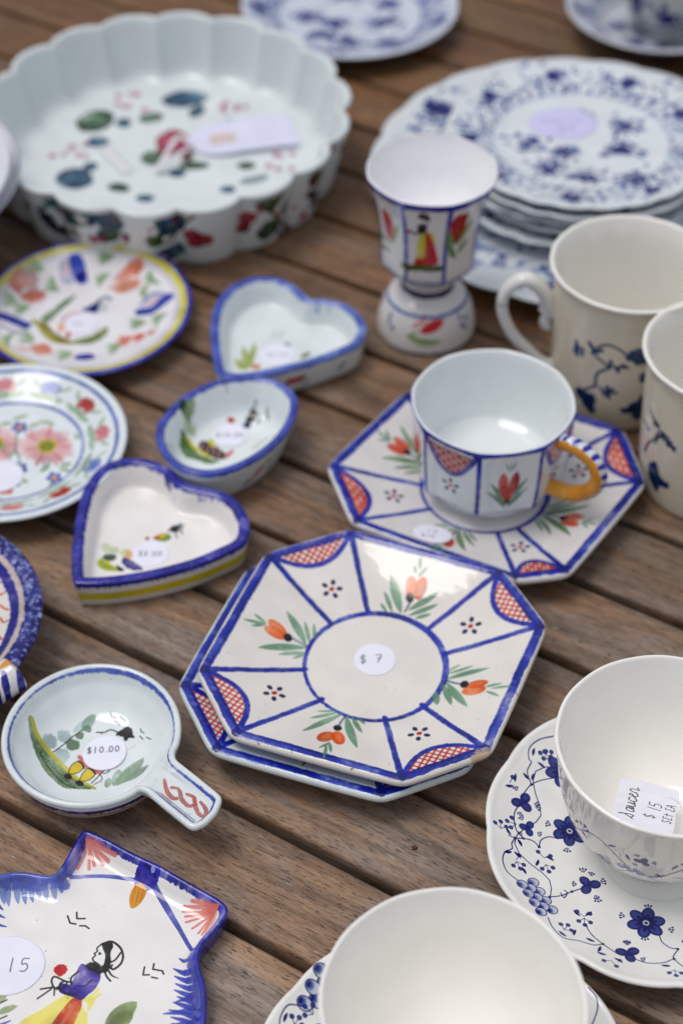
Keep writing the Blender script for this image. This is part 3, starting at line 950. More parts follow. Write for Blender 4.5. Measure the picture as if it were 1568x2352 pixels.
# handle: ridged, amber inside, blue and white bars outside
def tea_handle():
    ph = R(52)
    d = np.array([math.sin(ph), -math.cos(ph)])
    hp = [(4.3, 6.3), (5.4, 6.6), (6.6, 6.3), (7.25, 5.4), (7.1, 4.4), (6.5, 3.6), (5.5, 3.0), (4.2, 2.8)]
    pts = [(d[0]*r, d[1]*r, z - zc_) for r, z in hp]
    cvh = Canvas(0, 0, 8, 2, 60, (222, 226, 230))
    # v runs round the bar, 1 cm = half turn; outer half has the bars
    for x in np.arange(0.8, 7.4, 0.52): cvh.line([(x, 1.62), (x + 0.12, 1.98)], 0.24, BLUE, var=0.3); cvh.line([(x, 0.0), (x + 0.05, 0.42)], 0.24, BLUE, var=0.3)
    cvh.poly([(0.3, 0.46), (8, 0.46), (8, 1.52), (0.3, 1.5)], (232, 150, 24), var=0.5, rough=0.08)
    p_ = curve(pts, 8)
    side = np.array([-d[1], d[0], 0])
    n, V, Fc = 18, [], []
    m = len(p_)
    for i in range(m):
        t = p_[min(i+1, m-1)] - p_[max(i-1, 0)]; t /= np.linalg.norm(t)
        b_ = np.cross(side, t)
        lump = 1 + 0.07*math.sin(i*2.1)
        for j in range(n):
            q = 2*math.pi*j/n
            V.append(tuple(p_[i] + (0.50*math.cos(q)*side + 0.47*lump*math.sin(q)*b_)))
    for i in range(m - 1):
        for j in range(n):
            k = (j + 1) % n
            Fc.append((i*n + j, i*n + k, (i+1)*n + k, (i+1)*n + j))
    uv = []
    for f in Fc:
        js = [v % n for v in f]
        for v, j in zip(f, js):
            jj = j + n if (max(js) == n - 1 and j == 0) else j
            uv.append(((v // n)/(m - 1), jj/n + 0.12))
    mh = glaze('teacup_handle_paint', cvh)
    mh.node_tree.nodes['Image Texture'].extension = 'REPEAT'
    return mesh('handle', V, Fc, mh, teacup, uvs=uv, label='amber handle with blue and white bars')
tea_handle()

# ---- double ended egg cup
CE = at(977, 750, 0)
rE = lambda z: float(np.interp(z, [0, 0.2, 1.2, 2.4, 3.2, 3.7, 4.9, 5.7, 8, 10.5, 12], [3.1, 3.2, 3.15, 2.8, 2.2, 1.66, 2.2, 3.05, 3.2, 3.55, 4.1]))
ce = Canvas(-math.pi*3.2, 0, math.pi*3.2, 12.6, 40, (232, 229, 228), cloc(CE, rE, 3.2), wrap=2*math.pi*3.2)
for z, w, c_ in ((11.95, 0.62, (44, 40, 150)), (5.65, 0.20, BLUE), (4.9, 0.10, BLUE2), (2.75, 0.20, BLUE2), (0.12, 0.26, (38, 36, 96)), (3.75, 0.42, NAVY)):
    ce.line([(x, z) for x in np.linspace(ce.x0, ce.x1, 40)], w, c_, var=0.5, rough=0.05)
EW = (815.4, 282.2, 0.24)
ce.C(*EW)
for k in range(8):
    x = R(-30 + 45*k); x = ((x + math.pi) % (2*math.pi) - math.pi)*3.2
    ce.line([(x, 5.6), (x, 12)], 0.26, BLUE, var=0.5, rough=0.04)
ce.L([(1010, 900), (960, 930), (930, 1010), (975, 1150), (1040, 1060), (1070, 900), (1000, 910)], 30, (176, 30, 26))
ce.G([(925, 960), (980, 905), (1070, 900), (1050, 1050), (975, 1160), (925, 1040)], (170, 26, 24))
for p0, p1 in (((965, 1180), (870, 1040)), ((990, 1180), (1140, 930)), ((960, 1260), (870, 1140)), ((990, 1260), (1090, 1120)), ((970, 1300), (900, 1230))): ce.Lf(p0, p1, 40, (118, 148, 84), 0.05)
ce.G([(240, 830), (300, 880), (350, 1010), (330, 1130), (280, 1060)], (196, 62, 38))
for p0, p1 in (((320, 1170), (215, 950)), ((330, 1170), (400, 980)), ((320, 1240), (240, 1120))): ce.Lf(p0, p1, 34, (120, 150, 84))
ce.D((650, 910), 42, (40, 46, 50), 36); ce.D((690, 940), 22, (60, 70, 70))
ce.G([(600, 985), (685, 985), (665, 1075), (595, 1075)], (22, 24, 62))
ce.L([(600, 1060), (560, 1075), (520, 1040)], 12, (30, 36, 70)); ce.D((505, 1045), 16, (190, 60, 70))
ce.G([(690, 1060), (750, 1080), (760, 1200), (700, 1120)], (230, 205, 60))
ce.G([(665, 1085), (720, 1100), (775, 1250), (780, 1360), (565, 1370), (590, 1290), (650, 1290)], (192, 52, 44))
ce.G([(610, 1095), (665, 1100), (660, 1290), (580, 1290)], (214, 208, 86))
ce.L([(460, 1370), (560, 1395), (700, 1410), (805, 1400)], 52, (76, 96, 52), rough=0.1)
ce.Lf((620, 2000), (845, 1895), 80, (200, 56, 48), 0.05); ce.Lf((540, 1960), (700, 1860), 46, (222, 130, 120), 0.05, alpha=0.6)
ce.Lf((490, 2030), (820, 2090), 66, (142, 168, 108), -0.12); ce.Lf((500, 2040), (600, 1995), 30, (160, 180, 140))
for q in ((340, 1840), (330, 1900), (360, 1960), (1000, 1860), (1050, 1860), (1010, 1930), (1045, 1950)): ce.D(q, 24, (84, 98, 150), alpha=0.8)
ce.D((255, 1700), 26, (150, 50, 50), 40)
egg_side = glaze('egg_cup_paint', ce, rough=0.12)
egg_in = glaze('egg_cup_white', None, (246, 246, 249), rough=0.12)
TE = R(-120)
def eggmod(t, r, z):
    m = float(np.interp(z, [5.0, 5.8, 11, 12.3], [0, 0.8, 0.6, 0.15]) if abs(r - rE(z)) < 0.15 else 0.0)
    a = (t - TE) % (math.pi/4) - math.pi/8
    return (1 - m) + m*math.cos(math.pi/8)/np.cos(a)*1.02
revolve('egg_cup', [(2.6, 0.0, 1), (3.05, 0.0, 1), (3.22, 0.2, 1), (3.2, 0.9, 1), (3.0, 1.9, 1), (2.5, 2.9, 1), (1.85, 3.4, 1), (1.66, 3.75, 1), (1.75, 4.3, 1), (2.3, 5.0, 1), (2.92, 5.5, 1), (3.1, 6.0, 1), (3.13, 7.2, 1), (3.22, 8.6, 1),
                    (3.5, 10.3, 1), (3.95, 11.7, 1), (4.1, 12.1, 1), (4.08, 12.2, 1), (4.02, 12.24, 0), (3.94, 12.22, 0), (3.82, 11.8, 0), (3.4, 10.6, 0), (3.1, 9.4, 0), (2.6, 8.5, 0), (1.9, 7.9, 0), (1.0, 7.6, 0), (0.0, 7.5, 0)],
        [egg_in, egg_side], None, side=ce, mod=eggmod)
o = bpy.data.objects['egg_cup']
o.location = (CE[0]*CM, CE[1]*CM, 0)
o['label'] = 'tall double ended egg cup painted with a figure in a yellow and red skirt'
o['category'] = 'egg cup'

# ------------------------------------------------------------------ blue and white floral ware
PRINT, PRINT2 = (28, 38, 110), (78, 96, 160)
def seven(c, p, r, a0=0.0, petals=6):
    """printed blue blossom with ring centre, p and r in canvas cm"""
    p = np.array(p, float)
    for i in range(petals):
        a = a0 + i*2*math.pi/petals
        q = p + np.array([math.cos(a), math.sin(a)])*r*0.56
        c.dot(q, r*0.46, PRINT, r*0.34, a, var=0.2)
        c.dot(q + np.array([math.cos(a), math.sin(a)])*r*0.05, r*0.34, PRINT2, r*0.22, a, var=0.6, alpha=0.75, soft=0.03)
        c.leaf(p, p + np.array([math.cos(a), math.sin(a)])*r*0.6, r*0.25, PRINT)
    c.dot(p, r*0.17, (225, 228, 232)); c.dot(p, r*0.09, PRINT)
def drops(c, p, ang, r=0.16, w=0.09):
    """three little drops fanning out"""
    for k in (-0.55, 0, 0.55):
        d = np.array([math.cos(ang + k), math.sin(ang + k)])
        c.leaf(np.array(p) + d*r*0.3, np.array(p) + d*r*1.5, w*0.5, PRINT); c.dot(np.array(p) + d*r*1.7, w*0.62, PRINT)
def spray(c, p, ang, s=0.5, n=3):
    """berries on stalks"""
    p = np.array(p, float)
    for i, k in enumerate(np.linspace(-0.9, 0.9, n)):
        d = np.array([math.cos(ang + k), math.sin(ang + k)])*s*(1 if i % 2 else 0.85)
        c.line([p, p + d], 0.03, PRINT)
        c.dot(p + d, 0.115, PRINT); c.dot(p + d, 0.075, PRINT2, alpha=0.8)
def lv(c, p, ang, l=0.45, w=0.14):
    p = np.array(p, float)
    c.leaf(p, p + np.array([math.cos(ang), math.sin(ang)])*l, w, PRINT, 0.1, var=0.1)
def bud3(c, p, ang, r=0.42):
    """three lobed printed bud"""
    p = np.array(p, float)
    for k in (-1.9, 1.9, 0.0):
        d = np.array([math.cos(ang + k), math.sin(ang + k)])*r*0.55
        c.dot(p + d, r*0.56, PRINT, r*0.46, ang + k, var=0.15)
        c.dot(p + d*1.15, r*0.36, PRINT2, r*0.26, ang + k, alpha=0.6, soft=0.04)
    for k in (0.9, -0.9, 2.9): drops(c, p + np.array([math.cos(ang + k), math.sin(ang + k)])*r*1.05, ang + k, 0.13, 0.08)
def scales(c, P_, Q_, rows=2, w=0.5, side=1):
    """fish scale border between P_ and Q_"""
    P_, Q_ = np.array(P_, float), np.array(Q_, float)
    d = Q_ - P_; Ls = np.linalg.norm(d); e = d/Ls; m = np.array([-e[1], e[0]])*side
    nn = max(2, int(Ls/w))
    for r_ in range(rows - 1, -1, -1):
        for i in range(nn + 1 - r_ % 2):
            q = P_ + e*(i + 0.5*(r_ % 2))*Ls/nn + m*r_*w*0.62
            am = math.atan2(m[1], m[0])
            c.dot(q, w*0.60, PRINT, w*0.54, am)
            c.dot(q, w*0.52, (214, 218, 230), w*0.46, am)
            c.dot(q - m*w*0.22, w*0.26, (60, 76, 144), w*0.34, am, alpha=0.8, soft=0.10)
            c.dot(q - m*w*0.34, w*0.14, PRINT, w*0.24, am, soft=0.05)
SAU = [(2.2, 0.0, 0), (2.7, 0.0, 0), (2.85, 0.12, 0), (3.0, 0.38, 0), (4.6, 0.62, 0), (6.6, 1.15, 0), (8.05, 1.72, 0), (8.36, 1.92, 0), (8.42, 2.08, 0), (8.32, 2.18, 0), (8.15, 2.14, 0), (7.8, 1.92, 0),
       (6.8, 1.45, 0), (5.4, 1.05, 0), (4.0, 0.82, 0), (3.0, 0.72, 0), (2.75, 0.66, 0), (1.5, 0.66, 0), (0.0, 0.66, 0)]
sau_z = lambda r: float(np.interp(r, [0, 2.75, 3.0, 4.0, 5.4, 6.8, 7.8, 8.15, 8.4], [0.66, 0.66, 0.72, 0.82, 1.05, 1.45, 1.92, 2.14, 2.16]))
def scallop(n, amp, ph, r0=4.0, r1=8.0):
    def f(t, r, z):
        w = np.clip((r - r0)/(r1 - r0), 0, 1)
        return 1 + amp*w*(np.abs(np.sin(t*n/2 + ph))**0.8 - 0.6)
    return f
def saucer_floral(label, c, paint, ph=0.3):
    cv = Canvas(-8.7, -8.7, 8.7, 8.7, 58, (243, 243, 239), ploc(np.array(c), lambda x, y: sau_z(math.hypot(x, y))))
    paint(cv)
    m = glaze('floral_saucer_glaze', cv, rough=0.06, bump=0.03, speck=False)
    revolve('floral_saucer', SAU, [m], None, top=cv, mod=scallop(12, 0.018, ph), n=4)
    o = sc.collection.objects[-1] if False else [q for q in bpy.data.objects if q.name.startswith('floral_saucer')][-1]
    o.location = (c[0]*CM, c[1]*CM, 0)
    o['label'] = label; o['category'] = 'saucer'; o['group'] = 'blue vine print cups and saucers in front'
    return o, cv
CA = np.array([15.35, 50.2])
def paint_sa(cv):
    cv.C(1066.3, 1473.9, 0.3733)
    Pp = lambda x, y: cv.P([(x, y)])[0]
    V = lambda pts, w=5.5: cv.L(pts, w, PRINT, var=0.1)
    V([(545, 580), (460, 600), (400, 650), (395, 720), (410, 740), (385, 800), (410, 880)]); V([(560, 835), (480, 850), (410, 880), (365, 930)])
    V([(335, 1000), (305, 1060), (315, 1150), (360, 1210)], 6); V([(270, 1190), (310, 1208), (360, 1210), (420, 1225), (458, 1262)], 6); V([(458, 1262), (470, 1220), (520, 1200), (575, 1212)], 6)
    V([(310, 1208), (290, 1240), (292, 1272), (250, 1290), (235, 1340), (260, 1410), (330, 1468)], 6)
    V([(520, 1570), (590, 1562), (660, 1537), (740, 1510)], 6); cv.L([(590, 1545), (612, 1575), (630, 1545), (612, 1530)], 6, PRINT)
    V([(512, 1695), (545, 1760), (610, 1820), (700, 1838), (790, 1866), (850, 1860)], 6); V([(745, 1740), (780, 1800), (850, 1860), (940, 1920)], 6)
    V([(1040, 1948), (1120, 1975), (1220, 1975), (1285, 1950)], 6); V([(1195, 1800), (1215, 1850), (1270, 1885), (1310, 1890), (1285, 1930), (1290, 1955), (1344, 2000)], 6)
    seven(cv, Pp(645, 1165), 0.88, 0.4); seven(cv, Pp(1115, 1730), 0.92, 0.2)
    bud3(cv, Pp(355, 985), -0.9, 0.54); bud3(cv, Pp(765, 1500), 2.2, 0.54); bud3(cv, Pp(1005, 1915), -1.4, 0.54)
    for (x, y, a) in ((430, 1010, -0.2), (535, 1130, 2.8), (628, 1262, -1.6), (990, 1690, 2.9), (1130, 1650, 1.5), (1245, 1765, -0.3), (1105, 1805, -1.6), (1000, 1870, 1.5), (730, 1425, 1.6), (830, 1480, 0.3), (812, 1570, -1.4)):
        drops(cv, Pp(x, y), a)
    for (x, y, a, n) in ((495, 720, 1.4, 3), (278, 865, 2.0, 1), (222, 1150, 1.5, 3), (320, 1350, -1.2, 3), (318, 1340, 2.0, 1), (490, 1330, 1.4, 2), (500, 1370, -1.3, 3), (735, 1690, 1.5, 2), (735, 1700, -1.6, 3), (612, 1770, 1.0, 3), (900, 1960, -2.0, 2), (1290, 2020, -1.6, 3)):
        spray(cv, Pp(x, y), a, 0.42, n)
    for (x, y, a) in ((420, 700, 1.3), (450, 740, -0.6), (400, 850, 2.4), (412, 850, 1.1), (310, 860, 1.4), (300, 885, -2.9), (285, 1190, 2.1), (325, 1215, -1.1), (290, 1290, -2.8), (305, 1290, -0.8), (350, 1385, -1.1), (455, 1340, -2.0), (500, 1320, -0.5),
                      (710, 1685, 2.3), (745, 1685, 0.7), (625, 1810, 2.4), (670, 1805, 1.2), (800, 1845, 2.7), (835, 1875, -2.0), (870, 1925, 2.9), (920, 1945, -0.6), (1265, 1995, 3.0), (1345, 2000, -1.2), (1335, 1850, 0.6)):
        lv(cv, Pp(x, y), a, 0.42, 0.15)
    for (x, y) in ((410, 880), (360, 1210), (458, 1262), (310, 1208), (850, 1860), (1310, 1890), (1288, 1952), (660, 1537), (523, 1570)): cv.dot(Pp(x, y), 0.075, PRINT)
    A, B = Pp(355, 1490), Pp(470, 1660)
    scales(cv, A, B, 3, 0.50, 1)
    # the same spray goes on round the far side, behind the cup
    for k in range(5):
        a = R(20 + 38*k)
        q = np.array([math.cos(a), math.sin(a)])
        seven(cv, q*(5.6 + 0.5*(k % 2)), 0.9, a) if k % 2 else bud3(cv, q*6.3, a)
        spray(cv, q*6.9, a, 0.45)
        t = np.linspace(a, a + R(38), 9)
        cv.line(np.c_[np.cos(t), np.sin(t)]*(6.4 + 0.6*np.sin((t - a)*9.4))[:, None], 0.05, PRINT)
saA, _ = saucer_floral('blue vine printed saucer beneath the cup that holds the 15 dollar card', CA, paint_sa, 0.2)
CB = np.array([4.40, 36.7])
def paint_sb(cv):
    Pp = lambda x, y: at(x, y, 1.7) - CB
    cv.crop = (0, 0, 1)
    # crop 800,2900 at 1.0453: D = 501.8 + 0.6 cx
    q = lambda x, y: Pp(501.8 + 0.6*x, 1818.9 + 0.6*y)
    scales(cv, q(392, 700), q(330, 815), 2, 0.62, 1)
    cv.line(curve([q(330, 825), q(270, 830), q(240, 870), (q(232, 910))], 6), 0.055, PRINT)
    cv.line(curve([q(1410, 770), q(1440, 810), q(1445, 850), q(1425, 900)], 6), 0.055, PRINT)
    spray(cv, q(290, 890), 1.0, 0.4); lv(cv, q(250, 890), 1.2)
    for k in range(9):
        a = R(-150 + 42*k)
        if -40 < math.degrees(a) % 360 - 360 < 0: pass
        d = np.array([math.cos(a), math.sin(a)])
        if at(502, 2300, 1.7)[1] - CB[1] < -20: continue
        if k in (0, 8): continue
        (seven if k % 2 else bud3)(cv, d*5.9, 0.9 if k % 2 else a)
        spray(cv, d*7.0, a, 0.45)
saB, _ = saucer_floral('blue scale and vine printed saucer beneath the empty white cup in front', CB, paint_sb, 0.9)

def floral_cup(label, c, z0, zr, R0, paint, ph):
    h = zr - z0
    prof = [(1.9, 0.0), (2.55, 0.0), (2.68, 0.14), (2.66, 0.5), (3.15, 0.95), (3.95, 1.9), (4.55, 3.1), (4.92, 4.6), (5.12, 6.0), (R0 - 0.05, h - 0.35), (R0 + 0.02, h - 0.08)]
    ins = [(R0 - 0.05, h + 0.02), (R0 - 0.18, h - 0.02), (R0 - 0.30, h - 0.5), (4.82, 5.8), (4.60, 4.4), (4.2, 3.1), (3.55, 2.0), (2.6, 1.2), (1.6, 0.92), (0, 0.88)]
    rf = lambda z: float(np.interp(z - z0, [q[1] for q in prof[2:]], [q[0] for q in prof[2:]]))
    cv = Canvas(-math.pi*5, -0.05, math.pi*5, h + 0.1, 42, (246, 243, 234), cloc(c, rf, 5), wrap=2*math.pi*5)
    cv.y0 += z0; cv.y1 += z0
    paint(cv)
    cv.y0 -= z0; cv.y1 -= z0
    side = glaze('vine_cup_paint', cv, rough=0.06, bump=0.03, speck=False)
    inn = glaze('vine_cup_white', None, (250, 248, 242), rough=0.07, bump=0.02, speck=False)
    pts = [(r, z, 1) for r, z in prof] + [(r, z, 0) for r, z in ins]
    mod = lambda t, r, z: 1 + 0.0022*np.clip(z/h, 0, 1)*np.cos(12*t + ph)
    o = revolve('vine_cup', pts, [inn, side], None, side=cv, mod=mod)
    o.location = (c[0]*CM, c[1]*CM, z0*CM)
    o['label'] = label; o['category'] = 'cup'; o['group'] = 'blue vine print cups and saucers in front'
    return o
def paint_cup(cv):
    hb = cv.y0
    for k in range(6):
        x0 = -15.7 + k*5.236
        t = np.linspace(0, 1, 20)
        cv.line(np.c_[x0 + 5.2*t, hb + 4.0 + 0.9*np.sin(t*6.28)], 0.085, PRINT)
        cv.line(np.c_[x0 + 5.2*t, hb + 2.7 + 0.6*np.cos(t*9.4)], 0.06, PRINT2)
        seven(cv, (x0 + 1.4, hb + 2.6), 0.62, 0.3*k); bud3(cv, (x0 + 3.6, hb + 4.6), 1.2, 0.38)
        scales(cv, (x0 + 2.6, hb + 3.4), (x0 + 3.6, hb + 3.2), 2, 0.36, 1)
        spray(cv, (x0 + 0.4, hb + 4.6), 1.3, 0.4); spray(cv, (x0 + 4.7, hb + 2.3), -1.0, 0.4); spray(cv, (x0 + 2.4, hb + 1.8), -1.6, 0.35)
        for a, b, g_ in ((0.6, 3.8, 2.2), (1.9, 4.8, 0.7), (3.0, 4.4, 1.9), (4.3, 3.6, -0.7), (5.0, 4.3, 1.1)): lv(cv, (x0 + a, hb + b), g_, 0.5, 0.15)
cupA = floral_cup('white vine printed cup holding the handwritten 15 dollar card', (15.2, 51.0), 0.68, 8.1, 5.34, paint_cup, 0.3)
cupB = floral_cup('empty plain white cup nearest the camera, its inside bare', (4.52, 37.45), 0.68, 8.4, 5.45, paint_cup, 1.3)

# ---- price card leaning in the cup, with its thread
def card():
    TL, TR = np.r_[at(1402, 1781, 3.3), 3.3], np.r_[at(1537, 1822, 3.3), 3.3]
    BL, BR = np.r_[at(1398, 1900, 4.9), 4.9], np.r_[at(1549, 1962, 4.9), 4.9]
    U = np.linalg.norm(TR - TL); Vv = np.linalg.norm(TL - BL)
    cv = Canvas(0, 0, U, Vv, 110, (236, 236, 246))
    ink = (32, 32, 48)
    sy = Vv/390                              # crop A pixels along the card
    write(cv, 'saucer', (0.96, Vv - 290*sy), 0.72, R(88), 0.06, ink, adv=0.62)
    write(cv, '$', (1.95, Vv - 262*sy), 0.52, R(88), 0.045, ink)
    write(cv, '15', (2.15, Vv - 205*sy), 0.62, R(84), 0.05, ink, adv=0.55)
    write(cv, 'SEt EA', (2.72, Vv - 272*sy), 0.42, R(86), 0.045, ink, adv=0.72)
    m = paper('price_card_paper', cv)
    # rounded rectangle
    r = 0.28
    out = []
    for cx, cy, a0 in ((U - r, Vv - r, 0), (r, Vv - r, 90), (r, r, 180), (U - r, r, 270)):
        for a in np.linspace(a0, a0 + 90, 7): out.append((cx + r*math.cos(R(a)), cy + r*math.sin(R(a))))
    o_ = TL; eu = (TR - TL)/U; ev = (BL - TL)/Vv
    nrm = np.cross(eu, -ev); nrm /= np.linalg.norm(nrm)
    rings = []
    for k, zz in ((1, 0), (1, 0.03), (0.98, 0.036), (0.5, 0.036)):
        g_ = []
        for u, v in out:
            uu, vv = U/2 + (u - U/2)*k, Vv/2 + (v - Vv/2)*k
            g_.append((uu, vv, zz))
        rings.append(np.array(g_))
    o = loft('price_card', rings, [0, 0, 0], [m], None, top=cv)
    from mathutils import Matrix
    M = Matrix(((eu[0], -ev[0], nrm[0], 0), (eu[1], -ev[1], nrm[1], 0), (eu[2], -ev[2], nrm[2], 0), (0, 0, 0, 1)))
    org = BL
    o.matrix_world = Matrix.Translation((org[0]*CM, org[1]*CM, org[2]*CM)) @ M
    o['label'] = 'white card with handwritten saucer 15 dollar set price, leaning inside the cup'
    o['category'] = 'price card'
    return o
card()
thr, *_ = principled('white_thread')
thr.node_tree.nodes['Principled BSDF'].inputs['Base Color'].default_value = (0.75, 0.75, 0.78, 1)
thr.node_tree.nodes['Principled BSDF'].inputs['Roughness'].default_value = 0.6
def wp(x, y, z): return np.r_[at(x, y, z), z]
o = sweep('card_thread', [wp(1536, 1832, 3.6), wp(1556, 1842, 3.7), wp(1566, 1862, 3.9), wp(1566, 1890, 4.2), wp(1558, 1922, 4.7)], 0.045, thr, None, n=8)
o['label'] = 'thin white thread loop beside the handwritten card in the cup'; o['category'] = 'thread'

# ------------------------------------------------------------------ loop shaped dishes (hearts, oval, fan)
def resample(p, n):
    p = np.vstack([p, p[:1]])
    s_ = np.r_[0, np.cumsum(np.hypot(*np.diff(p, axis=0).T))]
    t = np.linspace(0, s_[-1], n, endpoint=False)
    return np.c_[np.interp(t, s_, p[:, 0]), np.interp(t, s_, p[:, 1])]
def ccw(p): return p if (np.roll(p[:, 0], 1)*p[:, 1] - p[:, 0]*np.roll(p[:, 1], 1)).sum() > 0 else p[::-1]
def inset(p, d, sm=3):
    """move a loop inwards by d"""
    t = np.roll(p, -2, 0) - np.roll(p, 2, 0)
    t /= np.maximum(np.linalg.norm(t, axis=1, keepdims=True), 1e-9)
    nrm = np.c_[-t[:, 1], t[:, 0]]
    for _ in range(sm): nrm = (nrm + np.roll(nrm, 1, 0) + np.roll(nrm, -1, 0))/3
    nrm /= np.linalg.norm(nrm, axis=1, keepdims=True)
    q = p + nrm*d
    for _ in range(int(abs(d)*4)): q = 0.5*q + 0.25*(np.roll(q, 1, 0) + np.roll(q, -1, 0))
    return q
def safe_inset(p, d):
    """inwards by d without folding at sharp corners: mostly towards the middle of the loop"""
    q = p
    c = q.mean(axis=0)
    v = q - c
    r = np.linalg.norm(v, axis=1, keepdims=True)
    q = c + v*(1 - np.minimum(1.12*d, 0.8*r)/r)
    for _ in range(int(d*8)): q = 0.5*q + 0.25*(np.roll(q, 1, 0) + np.roll(q, -1, 0))
    v = q - c                                # keep the loop running one way round its middle
    a = np.unwrap(np.arctan2(v[:, 1], v[:, 0]))
    m = 0.5*(np.maximum.accumulate(a) + np.minimum.accumulate(a[::-1])[::-1]) + 1e-5*np.arange(len(a))
    r = np.hypot(*v.T)
    return c + np.c_[np.cos(m)*r, np.sin(m)*r]
def dish(name, label, cat, rim_px, zr, h, floor_z, n=224, wall=0.42, draft=0.25, floor_in=0.5, paint_top=None, paint_side=None, base=(215, 222, 222), side_base=None, lip=0.0, cen=None, res=52,
         steps=None, group=None, rough=0.10, sharp=False, wob=0.0):
    pts = [at(x, y, zr) for x, y in rim_px]
    L0 = np.array(pts)
    c = L0.mean(axis=0) if cen is None else np.array(cen)
    L0 = resample(ccw((curve(L0 - c, 6, True) if not sharp else L0 - c)), n)
    if sharp:
        for _ in range(3): L0 = 0.5*L0 + 0.25*(np.roll(L0, 1, 0) + np.roll(L0, -1, 0))
    base_l = inset(L0, draft)
    k = 1.0
    rings, bands = [], []
    def add(l, z, b):
        rings.append(np.c_[l, np.full(n, z)]); bands.append(b)
    add(base_l*0.6, 0.0, 0); add(inset(base_l, 0.35), 0.0, 0); add(inset(base_l, 0.12), 0.02, 0); add(base_l, 0.16, 1)
    for t in (0.25, 0.5, 0.75): add(inset(L0, draft*(1 - t)), 0.16 + (h - 0.3)*t, 1)
    add(inset(L0, 0.0), h - 0.14, 1); add(inset(L0, 0.015), h - 0.05, 1)
    add(inset(L0, 0.09), h, 0); add(inset(L0, wall*0.5), h + 0.02, 0); add(inset(L0, wall*0.85), h - 0.02, 0); add(inset(L0, wall), h - 0.12, 0)
    last = inset(L0, wall)
    for t in (0.3, 0.6, 0.85):
        add(safe_inset(L0, wall + floor_in*0.45*t), h - 0.12 - (h - 0.12 - floor_z)*t, 0)
    add(safe_inset(L0, wall + floor_in*0.7), floor_z + 0.05, 0); fl = safe_inset(L0, wall + floor_in); add(fl, floor_z, 0)
    cc = L0.mean(axis=0)
    for s_ in (0.8, 0.55, 0.3, 0.1): add(cc + (fl - cc)*s_, floor_z, 0)
    X0, Y0 = L0.min(axis=0) - 0.3; X1, Y1 = L0.max(axis=0) + 0.3
    cv = Canvas(X0, Y0, X1, Y1, res, base, ploc(c, lambda x, y: float(np.interp(np.sqrt(((L0 - [x, y])**2).sum(1).min()) if True else 0, [wall, wall + floor_in], [h, floor_z]))))
    cv.rim = L0
    if paint_top: paint_top(cv, L0, c)
    Rr = np.hypot(*L0.T).mean()
    cs = Canvas(-math.pi*Rr, 0, math.pi*Rr, h + 0.1, 40, side_base or base, None, wrap=2*math.pi*Rr)
    cs.zr, cs.c, cs.R = zr, c, Rr
    if paint_side: paint_side(cs, L0, c)
    m0 = glaze(name + '_glaze', cv, rough=rough); m1 = glaze(name + '_side_glaze', cs, rough=rough)
    o = loft(name, rings, bands[1:], [m0, m1], None, top=cv, side=cs, wob=wob)
    o.location = (c[0]*CM, c[1]*CM, 0)
    o['label'] = label; o['category'] = cat
    if group: o['group'] = group
    return o, c, cv
def rim_paint(cv, L0, d, w, col, drip=0.0, spong=True, var=0.6, pale=None):
    q = inset(L0, d); q = np.vstack([q, q[:1]])
    cv.line(q, w, col, var=var, rough=0.05)
    if spong:
        cv.sponge(q, w, col, 22, 0.04, 0.34, 0.6)
        cv.sponge(q, w*0.8, pale or (150, 160, 215), 22, 0.04, 0.45, 0.5)
def side_of(cs, x, y, z):
    p = at(x, y, z) - cs.c
    return np.array([math.atan2(p[0], -p[1])*cs.R, z])
# ---- heart with the yellow stripe
h2 = [(168, 1333), (164, 1290), (167, 1240), (175, 1185), (190, 1128), (218, 1083), (255, 1058), (305, 1050), (352, 1056), (392, 1075), (420, 1102), (455, 1115), (500, 1124), (543, 1147), (570, 1188), (572, 1224), (556, 1250), (511, 1273), (447, 1299), (351, 1324), (255, 1339), (185, 1341)]
def pt_h2(cv, L0, c):
    rim_paint(cv, L0, 0.31, 0.68, (44, 38, 148), pale=(140, 140, 210))
    cv.C(62.7, 1160.3, 0.32)
    cv.Lf((600, 350), (550, 275), 60, (172, 192, 138), alpha=0.6); cv.Lf((640, 350), (625, 300), 50, (172, 192, 138), alpha=0.6); cv.Lf((690, 350), (720, 330), 60, (180, 190, 120), alpha=0.6)
    cv.G([(500, 410), (540, 385), (580, 420), (640, 450), (655, 475), (560, 470), (510, 440)], (158, 172, 60), rough=0.1)
    cv.D((590, 378), 48, (50, 66, 44), 26, rough=0.1, alpha=0.85); cv.D((575, 410), 18, (215, 200, 50), 12)
    cv.G([(640, 430), (700, 465), (660, 475)], (24, 28, 36))
    cv.D((730, 360), 26, (226, 170, 120), 34); cv.G([(680, 400), (705, 378), (830, 455), (760, 470), (690, 430)], (44, 46, 110), rough=0.08)
    for x in (710, 740, 770): cv.L([(x, 400 + (x-700)*0.3), (x + 30, 425 + (x-700)*0.4)], 9, (200, 200, 215), alpha=0.6)
    cv.G([(900, 240), (960, 205), (1020, 210), (1030, 240), (980, 262)], (118, 142, 70)); cv.D((955, 225), 46, (222, 180, 44), 16, 0.3); cv.D((935, 235), 20, (180, 60, 40), 10); cv.D((862, 240), 15, (170, 60, 56), 13)
    cv.D((1060, 172), 36, (44, 46, 52), 26, rough=0.12); cv.D((1095, 155), 24, (70, 76, 84), 22, alpha=0.7, rough=0.1)
    for p0, p1 in (((1060, 190), (1075, 235)), ((1100, 180), (1115, 205)), ((1030, 165), (1008, 190)), ((1105, 150), (1130, 140))): cv.L([p0, p1], 8, (50, 52, 60), alpha=0.8)
